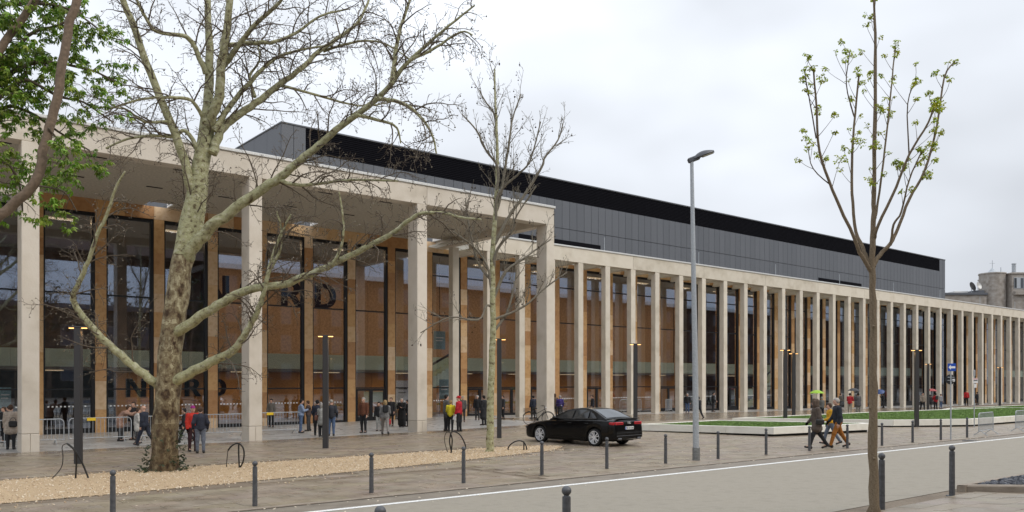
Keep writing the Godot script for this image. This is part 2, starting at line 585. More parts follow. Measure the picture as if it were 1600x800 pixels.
func _ready() -> void:
	rng.seed = 20240
	var cam := Camera3D.new()
	cam.name = "camera"
	cam.projection = Camera3D.PROJECTION_FRUSTUM
	cam.near = 0.1
	cam.far = 4000
	cam.size = 0.1 * 800.0 / 1300.0
	cam.frustum_offset = Vector2(0, 0.1 * 198.0 / 1300.0)
	cam.position = Vector3(0, 2.6, 0)
	cam.rotation.y = deg_to_rad(-YAW)
	add_child(cam)
	cam.current = true
	var env := Environment.new()
	env.background_mode = Environment.BG_SKY
	var sky := Sky.new()
	var pm := PanoramaSkyMaterial.new()
	pm.panorama = overcast()
	sky.sky_material = pm
	env.sky = sky
	env.tonemap_mode = Environment.TONE_MAPPER_LINEAR
	env.tonemap_exposure = 1.1
	env.sdfgi_enabled = true
	env.ssao_enabled = true
	env.ssil_enabled = true
	var we := WorldEnvironment.new()
	we.environment = env
	we.name = "environment"
	add_child(we)
	var sun := DirectionalLight3D.new()
	sun.name = "sun"
	sun.light_energy = 0.42
	sun.light_color = Color(1.0, 0.96, 0.9)
	sun.light_angular_distance = 30.0
	sun.shadow_enabled = true
	sun.rotation = Vector3(deg_to_rad(-42), deg_to_rad(24), 0)
	add_child(sun)
	materials()
	build_ground()
	build_hall()
	build_around()
	build_lawns()
	build_trees()
	build_lamps()
	build_bollards()
	build_barriers()
	build_hoops()
	build_signs()
	build_planter()
	build_car()
	build_bicycle("black bicycle with basket leaning at the fourth portico column", on(31.0, 35.75) , deg_to_rad(-YAW + 8))
	build_bicycle("bicycle seen end-on behind the black car's windscreen", on(34.2, 37.4), deg_to_rad(-YAW + 82))
	build_people()

# ------------------------------------------------------------------ the hall
const D_PORTICO := 36.0
const D_ROW := 44.0
const D_GLASS := 47.6

func hp(called: String, g, m: Material) -> MeshInstance3D:      # a part of the hall, built in world coordinates
	return part(called, g, m, hall, Transform3D(Basis(), -hall.position))

func sub(called: String, g, m: Material, parent: Node3D) -> MeshInstance3D:
	return part(called, g, m, parent)

func bx(a: Vector3, b: Vector3) -> Geo:
	var g := Geo.new()
	g.box(a, b)
	return g

func cbx(a: Vector3, b: Vector3, ch: float) -> Geo:
	var g := Geo.new()
	g.cbox(a, b, ch)
	return g

func span(s0: float, s1: float, y0: float, y1: float, d0: float, d1: float, ch := 0.012) -> Geo:
	return cbx(Vector3(s0, y0, -d1), Vector3(s1, y1, -d0), ch)

func vary(called: String) -> Material:
	return M[called + ["", " b", " c"][rng.randi() % 3]]

func row_edge(i: int) -> float:     # right edge of the i-th slender column
	if i <= 0:
		return 42.5 + 2.79 * i
	if i <= 3:
		return 42.5 + 2.8 * i
	return 50.9 + (i - 3) * 2.936

func bay_edge(k: int) -> float:     # right edge of the k-th sandstone pillar
	return 11.05 + 2.93 * k

func build_hall() -> void:
	hall = thing("event_hall", "long pale concrete hall with tall portico, glass walls and black roof box", "building", Vector3(40, 0, -47))
	var pale: Material = M["pale concrete"]
	var pink: Material = M["pink concrete"]
	# portico columns
	for k in range(-1, 4):
		var s1 := 6.03 + 8.8 * k
		var c := hp("portico_column", span(s1 - 0.6, s1, 0.66, 11.75, D_PORTICO, D_PORTICO + 0.9, 0.02), vary("pink concrete"))
		sub("column_base", span(s1 - 0.602, s1 - 0.31, -0.5, 0.65, D_PORTICO - 0.004, D_PORTICO + 0.902, 0.015), pink, c)
		sub("column_base", span(s1 - 0.304, s1 + 0.002, -0.5, 0.65, D_PORTICO - 0.004, D_PORTICO + 0.902, 0.015), pink, c)
	# portico fascia in panels, a white coping on top
	var s := -11.57
	var s_end := 32.43
	while s < s_end - 0.1:
		var e := minf(s + 4.4, s_end)
		hp("fascia_panel", span(s, e - 0.012, 11.75, 12.72, D_PORTICO, D_PORTICO + 0.7, 0.015), vary("pink concrete"))
		s = e
	s = D_PORTICO + 0.7
	while s < D_GLASS:
		var e := minf(s + 3.8, D_GLASS)
		hp("side_fascia_panel", span(s_end - 0.6, s_end, 11.75, 12.72, s + 0.006, e - 0.006, 0.015), pink)
		s = e
	hp("portico_coping", span(-11.6, s_end + 0.06, 12.72, 12.86, D_PORTICO - 0.07, D_PORTICO + 0.75, 0.02), M["coping metal"])
	hp("portico_side_coping", span(s_end - 0.65, s_end + 0.06, 12.722, 12.858, D_PORTICO + 0.76, D_GLASS, 0.02), M["coping metal"])
	# soffit with three light wells beside the glass
	var wells := [[12.9, 14.2], [21.4, 22.7], [30.2, 31.7]]
	var x := -11.5
	for w in wells + [[s_end - 0.6, s_end - 0.6]]:
		hp("soffit_panel", span(x, w[0], 12.2, 12.5, D_PORTICO + 0.7, D_GLASS - 0.02, 0.004), M["soffit"])
		if w[1] > w[0]:
			hp("soffit_panel", span(w[0], w[1], 12.2, 12.5, D_PORTICO + 0.7, D_GLASS - 1.3, 0.004), M["soffit"])
			var g := Geo.new()
			g.box(Vector3(w[0] + 0.004, 12.24, -D_GLASS + 1.26), Vector3(w[1] - 0.004, 12.7, -D_GLASS + 1.296))
			g.box(Vector3(w[0] + 0.004, 12.24, -D_GLASS + 0.03), Vector3(w[0] + 0.04, 12.7, -D_GLASS + 1.25))
			g.box(Vector3(w[1] - 0.04, 12.24, -D_GLASS + 0.03), Vector3(w[1] - 0.004, 12.7, -D_GLASS + 1.25))
			hp("light_well", g, M["white paint"])
		x = w[1]
	for k in 9:
		for q in 2:
			var g := bx(Vector3(1.2 + k * 3.52, 12.17, -(38.6 + q * 4.2)), Vector3(1.95 + k * 3.52, 12.199, -(38.5 + q * 4.2)))
			hp("downlight", g, M["window frame"])
	# slender columns of the long front
	for i in range(-4, 36):
		var e := row_edge(i)
		var c := hp("colonnade_column", span(e - 0.5, e, -0.5, 11.35, D_ROW, D_ROW + 0.46, 0.015), vary("pale concrete"))
		if i >= -3:
			hp("cross_beam", span(e - 0.4, e - 0.1, 11.36, 11.95, D_ROW + 0.47, D_GLASS - 0.02, 0.01), pale)
			var f := row_edge(i - 1) - 0.095
			hp("roof_panel", span(f, e - 0.405, 11.80, 11.9, D_ROW + 0.47, D_GLASS - 0.03, 0.004), M["frosted roof"])
	var a := s_end + 0.005
	for k in 13:
		var b := row_edge(-1 + 3 * (k + 1)) - 0.25
		hp("long_fascia_panel", span(a, b - 0.014, 11.36, 12.38, D_ROW - 0.004, D_ROW + 0.46, 0.012), vary("pale concrete"))
		a = b
	hp("long_coping", span(s_end + 0.065, a, 12.38, 12.5, D_ROW - 0.07, D_ROW + 0.55, 0.02), M["coping metal"])
	for k in 10:
		var m := Geo.new()
		m.tube([Vector3(45 + k * 11.2, 12.5, -D_ROW - 0.3), Vector3(45 + k * 11.2, 13.55, -D_ROW - 0.3)], [0.025], 6)
		hp("lightning_rod", m, M["galvanised"])
	hp("flat_roof", span(-11.6, 150, 12.0, 12.3, D_GLASS + 0.6, 64.0), M["soffit"])
	build_windows()
	build_inside()
	build_roof_box()

func stone_pillar(k: int, top: float, pieces: bool) -> void:
	var s1 := bay_edge(k)
	var s0 := s1 - 0.53
	var d0 := D_GLASS - 0.15
	var d1 := D_GLASS + 0.35
	var y := -0.4
	var core := hp("stone_pillar", span(s0 + 0.02, s1 - 0.02, -0.4, top, d0 + 0.02, d1), M["sandstone 4"])
	var joined := [Geo.new(), Geo.new(), Geo.new()]
	var n := 0
	while y < top - 0.01:
		var h := rng.randf_range(0.75, 1.6)
		if top - y - h < 0.5:
			h = top - y
		var tone := rng.randi() % 5
		var off := rng.randf_range(0, 0.006)
		if pieces:
			sub("stone_slab", span(s0 - off, s1 + off, y + 0.003, y + h - 0.003, d0 - off, d1 - 0.02, 0.005), M["sandstone %d" % tone], core)
		else:
			joined[n % 3].box(Vector3(s0 - off, y + 0.003, -d1 + 0.02), Vector3(s1 + off, y + h - 0.003, -d0 + off))
		y += h
		n += 1
	if not pieces:
		for q in 3:
			var o := sub("stone_facing", joined[q], M["sandstone %d" % ((k + q * 2 + 5) % 5)], core)
			o.set_meta("kind", "stuff")

func build_windows() -> void:
	var fr: Material = M["window frame"]
	for k in range(-5, 46):
		var s1 := bay_edge(k)
		var inside_portico := s1 < 31
		var top := 12.2 if s1 < 32.6 else 11.8
		stone_pillar(k, 11.5, k >= -1 and k <= 19)
		# band of sandstone above the window
		var b0 := s1 - 0.53
		var b1 := b0 + 1.46
		for q in 2:
			if k >= -1 and k <= 19:
				hp("lintel_slab", span(b0 + 0.003 + q * 1.465, b1 - 0.003 + q * 1.465, 11.504, top, D_GLASS - 0.15 - rng.randf() * 0.005, D_GLASS + 0.3, 0.005), M["sandstone %d" % (rng.randi() % 5)])
		if k > 19:
			hp("lintel_slab", span(b0, b0 + 2.925, 11.504, top, D_GLASS - 0.15, D_GLASS + 0.3, 0.005), M["sandstone %d" % (rng.randi() % 5)])
		# window from this pillar to the next
		var w0 := s1 + 0.004
		var w1 := s1 + 2.396
		var d := D_GLASS
		var g := Geo.new()
		var bars := [2.22, 7.18] if s1 < 31 else [2.22, 7.18, 9.9]
		g.box(Vector3(w0, -0.3, -d - 0.12), Vector3(w0 + 0.09, 11.5, -d + 0.06))
		g.box(Vector3(w1 - 0.17, -0.3, -d - 0.12), Vector3(w1, 11.5, -d + 0.1))
		g.box(Vector3(w0 + 0.09, 11.32, -d - 0.12), Vector3(w1 - 0.17, 11.5, -d + 0.06))
		g.box(Vector3(w0 + 0.09, -0.3, -d - 0.12), Vector3(w1 - 0.17, 0.24, -d + 0.06))
		for y in bars:
			g.box(Vector3(w0 + 0.09, y, -d - 0.1), Vector3(w1 - 0.17, y + 0.08, -d + 0.05))
		var win := hp("window", g, fr)
		var ys := [0.24] + bars + [11.32]
		for q in ys.size() - 1:
			var y0: float = ys[q] + (0.0 if q == 0 else 0.08)
			var p := Geo.new()
			p.box(Vector3(w0 + 0.09, y0, -d - 0.03), Vector3(w1 - 0.17, ys[q + 1], -d - 0.006))
			sub("pane", p, M["glass"], win)
		var door: bool = k in [5, 8, 9, 10, 12, 15, 18, 24, 30]
		if door:
			var dg := Geo.new()
			for pr in [[w0 + 0.1, 0.12], [(w0 + w1) / 2 - 0.13, 0.12], [(w0 + w1) / 2 - 0.006, 0.12], [w1 - 0.3, 0.12]]:
				dg.box(Vector3(pr[0], 0.0, -d + 0.005), Vector3(pr[0] + pr[1], 2.2, -d + 0.055))
			dg.box(Vector3(w0 + 0.22, 2.08, -d + 0.006), Vector3(w1 - 0.3, 2.2, -d + 0.054))
			dg.box(Vector3(w0 + 0.22, 0.2, -d + 0.006), Vector3(w1 - 0.3, 0.4, -d + 0.054))
			var dr := sub("door", dg, fr, win)
			dr.set_meta("label", "dark framed glass double door")
		elif s1 > -1 and s1 < 90:
			var dots := Geo.new()
			var q := w0 + 0.2
			while q < w1 - 0.35:
				dots.box(Vector3(q, 1.34, -d + 0.001), Vector3(q + 0.085, 1.41, -d + 0.003))
				q += 0.19
			sub("glass_marking", dots, M["white paint"], win).set_meta("kind", "stuff")

func build_inside() -> void:
	var g := Geo.new()
	sheet(g, lines(-12, 150, 3.0), lines(D_GLASS - 0.1, 66, 3.0), 0.016)
	hp("inside_floor", g, M["inside floor"])
	hp("inside_ceiling", span(-11.6, 150, 11.6, 11.99, D_GLASS + 0.62, 64), M["inside ceiling"])
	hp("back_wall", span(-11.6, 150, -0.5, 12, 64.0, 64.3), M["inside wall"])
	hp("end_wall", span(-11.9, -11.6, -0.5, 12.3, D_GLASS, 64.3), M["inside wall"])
	hp("end_wall", span(150, 150.3, -0.5, 12.3, D_GLASS, 64.3), pale_wall())
	hp("gallery_floor", span(-11.5, 149, 3.35, 3.62, 52.0, 63.9), M["inside ceiling"])
	for k in 34:
		var s0 := -11.5 + k * 4.7
		hp("gallery_parapet", span(s0, s0 + 4.69, 3.50, 4.50, 51.82, 51.98, 0.006), M["green parapet"])
	for k in 18:
		var s0 := 13.6 + k * 3.02
		hp("wood_wall_panel", span(s0, s0 + 3.0, 0.03, 3.34, 56.0, 56.1, 0.01), M["wood panel"])
	for k in 12:
		hp("upper_wall_panel", span(19.9 + k * 4.02, 19.9 + k * 4.02 + 4.0, 3.63, 11.58, 57.0, 57.1, 0.01), M["gallery wall"])
	for fl in [[31.9, 36.6], [74.6, 79.3]]:      # stairs that rise to the gallery
		var n := 13
		var poly := []
		var s0: float = fl[0]
		var run: float = (fl[1] - fl[0]) / n
		var rise := (4.35 - 2.0) / n
		for q in n:
			poly.append(Vector2(s0 + q * run, 2.0 + q * rise))
			poly.append(Vector2(s0 + q * run, 2.0 + (q + 1) * rise))
		poly.append(Vector2(s0 + n * run, 2.0 + n * rise))
		poly.append(Vector2(s0 + n * run, 2.0 + n * rise - 0.75))
		poly.append(Vector2(s0, 2.0 - 0.7))
		var st := Geo.new()
		st.xf = Transform3D(Basis(), Vector3(0, 0, -50.55))
		st.prism(poly, 0.1)
		st.xf.origin.z = -51.7
		st.prism(poly, 0.1)
		for q in n:
			st.xf = Transform3D()
			st.box(Vector3(s0 + q * run, 1.8 + (q + 1) * rise, -51.7), Vector3(s0 + (q + 1) * run, 1.998 + (q + 1) * rise, -50.65))
		hp("stair_flight", st, M["green parapet"])
		var rail := Geo.new()
		rail.bar(Vector3(s0 - 0.2, 2.95, -50.6), Vector3(s0 + n * run, 5.4, -50.6), 0.06, 0.16)
		hp("stair_handrail", rail, M["window frame"])
		hp("stair_landing", span(s0 - 3.2, s0 - 0.01, 1.25, 1.98, 50.55, 51.8, 0.01), M["green parapet"])
		var lg := Geo.new()
		for q in 8:
			lg.box(Vector3(s0 - 1.6 + q * 0.0 - q * 0.35, 1.25 - (q + 1) * 0.155, -50.5), Vector3(s0 - 1.25 - q * 0.35, 1.25 - q * 0.155, -49.4))
		hp("lower_stair", lg, M["green parapet"])
	# lit ceiling panels over the hall floor and under the gallery
	for k in 13:
		for q in 2:
			var at := Vector3(bay_edge(-3 + 2 * k) + 1.2, 11.545 if q == 0 else 3.29, -50.9 if q == 0 else -53.9)
			hp("ceiling_lamp", cbx(at + Vector3(-0.9, 0.0, -0.25), at + Vector3(0.9, 0.05, 0.25), 0.01), M["ceiling glow"])
			var l := AreaLight3D.new()
			l.name = "ceiling_lamp_light"
			l.area_size = Vector2(1.8, 0.5)
			l.light_color = Color(1.0, 0.86, 0.68)
			l.light_energy = 12.0 if q == 0 else 2.8
			l.area_range = 60
			l.area_attenuation = 2
			l.shadow_enabled = true
			l.rotation.x = -PI / 2
			l.position = at + Vector3(0, -0.01, 0) - hall.position
			hall.add_child(l, true)
	# the hall's big letters, one set on the gallery, one low on the timber wall
	for row in [[17.75, 2.41, 1.62, 50.3, 7.45], [14.75, 1.73, 1.15, 55.95, 1.68]]:
		for q in 4:
			var t := TextMesh.new()
			t.text = "NORD"[q]
			var f := SystemFont.new()
			f.font_names = PackedStringArray(["Droid Sans"])
			f.font_weight = 700
			t.font = f
			t.font_size = 64
			t.pixel_size = 0.01
			t.depth = 0.12
			var o := MeshInstance3D.new()
			o.mesh = t
			o.material_override = M["letter"]
			o.name = numbered(hall, "letter")
			hall.add_child(o, true)
			var k: float = row[2] / 0.457
			o.transform = Transform3D(Basis().scaled(Vector3(k * 1.22, k, 1.0)), Vector3(row[0] + q * row[1], row[4] + row[2] / 2, -row[3]) - hall.position)

func pale_wall() -> Material:
	return M["pale concrete"]

func build_roof_box() -> void:
	var s0 := 23.6
	var s1 := 124.8
	var d := 54.0
	var top := 20.45
	hp("roof_box", span(s0 + 0.1, s1 - 0.1, 12.3, top - 0.12, d + 0.1, 92.0), M["grey panel b"])
	var n := 113
	var w := (s1 - s0) / n
	for k in n:
		var a := s0 + k * w
		var m: Material = M["grey panel" if rng.randf() < 0.5 else "grey panel b"]
		var t := 18.62 if k > 1 and k < n - 2 else top - 0.12
		hp("facade_panel", span(a + 0.012, a + w - 0.012, 12.31, 16.15, d, d + 0.09, 0.01), m)
		hp("facade_panel", span(a + 0.012, a + w - 0.012, 16.19, t, d, d + 0.09, 0.01), m)
	for k in 16:      # the side of the roof box
		hp("side_panel", span(s0, s0 + 0.09, 12.31, top - 0.12, d + 0.1 + k * 2.35, d + 0.1 + (k + 1) * 2.35 - 0.02, 0.01), M["grey panel"])
	var a0 := s0 + 2 * w
	var a1 := s1 - 2 * w
	hp("louvre_back", span(a0, a1, 18.63, top - 0.12, d + 0.06, d + 0.09), M["black louvre"])
	for k in 12:
		var y := 18.66 + k * 0.14
		var g := Geo.new()
		g.quad(Vector3(a0, y, -d + 0.0), Vector3(a1, y, -d + 0.0), Vector3(a1, y + 0.11, -d - 0.05), Vector3(a0, y + 0.11, -d - 0.05))
		g.quad(Vector3(a0, y, -d - 0.05), Vector3(a1, y, -d - 0.05), Vector3(a1, y, -d), Vector3(a0, y, -d))
		hp("louvre_slat", g, M["black louvre"])
	for r in [[44.6, 54.3], [91.0, 101.0]]:      # dark vent grilles low on the roof box
		hp("vent_grille", span(r[0], r[1], 12.32, 15.15, d - 0.05, d - 0.001), M["black louvre"])
	hp("roof_coping", span(s0 - 0.05, s1 + 0.05, top - 0.11, top, d - 0.06, 92.05, 0.02), M["grey panel"])

# ------------------------------------------------------------------ ground
func gravel_lo(s: float) -> float:
	return knots(s, [-20, 2.7, 5.3, 12.7, 18.7, 21.4, 22.6], [20.2, 20.5, 20.7, 21.7, 22.9, 23.6, 24.6])

func gravel_hi(s: float) -> float:
	return knots(s, [-20, 3.3, 7, 20.9, 22.0, 22.6], [25.4, 25.5, 26.1, 25.9, 25.5, 24.9])

func build_ground() -> void:
	var g := Geo.new()
	sheet(g, [-700, -300, -120, -60, -40] + lines(-30, 160, 2.0) + [180, 220, 300, 420, 700, 1200], [-500, -200, -60, -30, -12, 0, 3, 5, 7.2, 9, 11, 13, 15, 16.4, 18, 20, 22, 24, 26, 28, 30, 32, 34, 36, 38, 40, 42, 44, 47, 50, 60, 80, 120, 200, 400, 900], 0.0)
	struct("ground", g, M["paving base"], "wet brown paved ground of the square stretching to the horizon")
	g = Geo.new()
	sheet(g, lines(-200, -30, 20.0) + lines(-28, 160, 2.0) + [180, 240, 320], [7.3, 9, 11, 13, 15, 16.0], 0.008)
	struct("road", g, M["asphalt"], "grey-beige damp asphalt street crossing the foreground")
	for e in [[-100.0, 3.0], [3.0, 18.0], [18.0, 160.0]]:
		g = Geo.new()
		sheet(g, lines(e[0], e[1], 2.0), [14.68, 14.94], 0.014)
		struct("road_line", g, M["road paint"], "white line painted along the far side of the street, " + ["left stretch", "middle stretch", "right stretch"][[-100.0, 3.0, 18.0].find(e[0])])
	g = Geo.new()
	sheet(g, lines(-60, 160, 2.0), [14.98, 15.5, 16.15], 0.012)
	struct("gutter", g, M["gutter"], "brown flat gutter strip between the street and the far pavement")
	g = Geo.new()
	sheet(g, lines(-30, 11.0, 2.0), [6.9, 7.3], 0.012)
	struct("near_gutter", g, M["gutter"], "brown gutter strip along the near edge of the street")
	g = Geo.new()
	sheet(g, lines(-30, 22.6, 1.0), [0, 1, 2, 3, 4, 5], 0.012, gravel_lo, gravel_hi)
	struct("gravel_strip", g, M["gravel"], "tan gravel strip under the plane trees")
	var chips := [Geo.new(), Geo.new(), Geo.new()]
	for k in 5200:
		var s := rng.randf_range(-2, 22.5)
		var d := lerpf(gravel_lo(s), gravel_hi(s), rng.randf_range(-0.03, 1.03) + 0.02 * sin(s * 2.3))
		var c: Geo = chips[k % 3]
		c.xf = Transform3D(Basis.from_euler(Vector3(rng.randf() * 6, rng.randf() * 6, rng.randf() * 6)).scaled(Vector3.ONE * rng.randf_range(0.02, 0.055)), on(s, d, 0.014))
		c.box(Vector3(-0.5, -0.25, -0.35), Vector3(0.5, 0.25, 0.35))
	for k in 420:      # strays beside the strip
		var s := rng.randf_range(0, 22)
		var far_side := rng.randf() < 0.3
		var d := (gravel_hi(s) + pow(rng.randf(), 2) * 0.5) if far_side else (gravel_lo(s) - pow(rng.randf(), 2) * 1.2)
		var c: Geo = chips[k % 3]
		c.xf = Transform3D(Basis.from_euler(Vector3(rng.randf() * 6, rng.randf() * 6, rng.randf() * 6)).scaled(Vector3.ONE * rng.randf_range(0.02, 0.045)), on(s, d, 0.024))
		c.box(Vector3(-0.5, -0.25, -0.35), Vector3(0.5, 0.25, 0.35))
	var lv := Geo.new()
	for k in 420:      # leaf litter blown along the kerb and over the paving
		var s := rng.randf_range(-1, 45)
		var d := rng.randf_range(14.2, 20.5) if rng.randf() < 0.6 else 16.05 + rng.randf_range(-0.25, 0.1)
		lv.xf = Transform3D(Basis.from_euler(Vector3(rng.randf_range(-0.3, 0.3), rng.randf() * 6, rng.randf_range(-0.3, 0.3))).scaled(Vector3.ONE * rng.randf_range(0.03, 0.08)), on(s, d, 0.028))
		lv.quad(Vector3(-0.5, 0, 0), Vector3(0, 0.06, 0.3), Vector3(0.5, 0, 0), Vector3(0, 0.06, -0.3))
	var lo := part("leaf_litter", lv, M["gravel chip 2"])
	lo.set_meta("kind", "stuff")
	tag(lo, "pale dry leaf litter scattered along the kerb and pavement", "leaf litter")
	for k in 3:
		var o := part("gravel_stones", chips[k], M["gravel chip %d" % k])
		o.set_meta("kind", "stuff")
		tag(o, ["ochre", "brown", "pale"][k] + " stones strewn over the gravel strip", "gravel")
	g = Geo.new()
	sheet(g, lines(-30, 33.0, 2.0), [36.0, 38, 40, 42, 44, 47.5], 0.010)
	struct("portico_floor", g, M["pale floor"], "pale grey floor under the tall portico")
	g = Geo.new()
	sheet(g, lines(33.0, 150, 2.0), [43.0, 44, 47.5], 0.010)
	struct("colonnade_floor", g, M["pale floor"], "pale floor under the slender colonnade")
	# pavement slabs: the near ones each a piece, the rest of the square joined
	for y in [["pavement", 0.6, 14.4, 16.45, 20.4, 0.92, 0.50, "slab", "brown slab pavement between the street bollards and the gravel"], ["near_pavement", 9.2, 17.0, 2.6, 6.88, 0.62, 0.42, "slab", "light brown slab pavement at the near corner"]]:
		var b := Geo.new()
		sheet(b, lines(y[1], y[2], 2.0), lines(y[3], y[4], 2.0), 0.005)
		var pv := struct(y[0], b, M["paving base"], y[8])
		var d: float = y[3]
		var row := 0
		while d + y[6] <= y[4] + 0.01:
			var s: float = y[1] - (0.5 * y[5] if row % 2 else 0.0)
			while s < y[2]:
				var e: float = s + y[5]
				var sg := Geo.new()
				slab(sg, maxf(s, y[1]), minf(e, y[2]), d, d + y[6])
				part("paving_slab", sg, M[y[7]], pv)
				s = e
			d += y[6]
			row += 1
	var jg := Geo.new()
	jg.tinted = true
	var wg := Geo.new()
	wg.tinted = true
	var d2 := 16.45
	var row2 := 0
	while d2 < 43.0:
		var s := -12.0 - (0.46 if row2 % 2 else 0.0)
		while s < 96.0:
			var e := s + 0.92
			var mid := (s + e) / 2
			var skip := (d2 < 20.4 and e > 0.6 and s < 14.4) or (mid < 22.4 and d2 + 0.5 > gravel_lo(mid) - 0.1 and d2 < gravel_hi(mid) + 0.1) or (d2 > 35.6 and mid < 33.0)
			if not skip:
				slab(jg if d2 < 34 else wg, s, e, d2, d2 + 0.5)
			s = e
		d2 += 0.5
		row2 += 1
	var j := part("square_paving", jg, M["slab"])
	j.set_meta("kind", "stuff")
	tag(j, "brown paving slabs of the wet square before the hall", "paving")
	j = part("wet_paving", wg, M["wet slab"])
	j.set_meta("kind", "stuff")
	tag(j, "shiny wet paving slabs beside the colonnade", "paving")
	# drain cover in the street
	var dc := thing("drain_cover", "dark round drain cover in the street right of the young tree", "drain cover", on(37.9, 15.3))
	g = Geo.new()
	g.hard_lathe([Vector2(0.36, -0.05), Vector2(0.36, 0.021), Vector2(0.0, 0.021)], 28)
	part("cover_ring", g, M["sign back"], dc)
	g = Geo.new()
	for k in 5:
		g.box(Vector3(-0.22, 0.0215, -0.2 + k * 0.09), Vector3(0.22, 0.027, -0.16 + k * 0.09))
	part("cover_ribs", g, M["black steel"], dc)
	# kerb stones along the far pavement
	var kerb := struct("kerb", Geo_strip(16.16, 16.42), M["paving base"], "line of flush kerb stones at the far pavement")
	var jl := Geo.new()
	sheet(jl, lines(-30, 100, 2.0), [16.11, 16.16], 0.016)
	part("kerb_joint", jl, M["plinth shadow gap"], kerb)
	for k in 60:
		var kg := Geo.new()
		slab(kg, -2.0 + k * 1.0, -1.0 + k * 1.0 , 16.165, 16.415, 0.03)
		part("kerb_stone", kg, M["kerb"], kerb)

func Geo_strip(d0: float, d1: float) -> Geo:
	var g := Geo.new()
	sheet(g, lines(-30, 160, 2.0), [d0, d1], 0.006)
	return g

func slab(g: Geo, s0: float, s1: float, d0: float, d1: float, lift := 0.016) -> void:
	var t := rng.randf_range(0.94, 1.05)
	g.tinted = true
	g.tint = Color(0.325 * t, 0.272 * t * rng.randf_range(0.97, 1.03), 0.210 * t * rng.randf_range(0.93, 1.05))
	lift += rng.randf_range(-0.003, 0.003)
	var j := 0.004
	var a := on(s0 + j, d0 + j, lift)
	var b := on(s1 - j, d0 + j, lift)
	var c := on(s1 - j, d1 - j, lift)
	var e := on(s0 + j, d1 - j, lift)
	var dn := Vector3(0, -0.03, 0)
	g.quad(a, b, c, e)
	g.quad(a + dn, b + dn, b, a)
	g.quad(b + dn, c + dn, c, b)
	g.quad(c + dn, e + dn, e, c)
	g.quad(e + dn, a + dn, a, e)

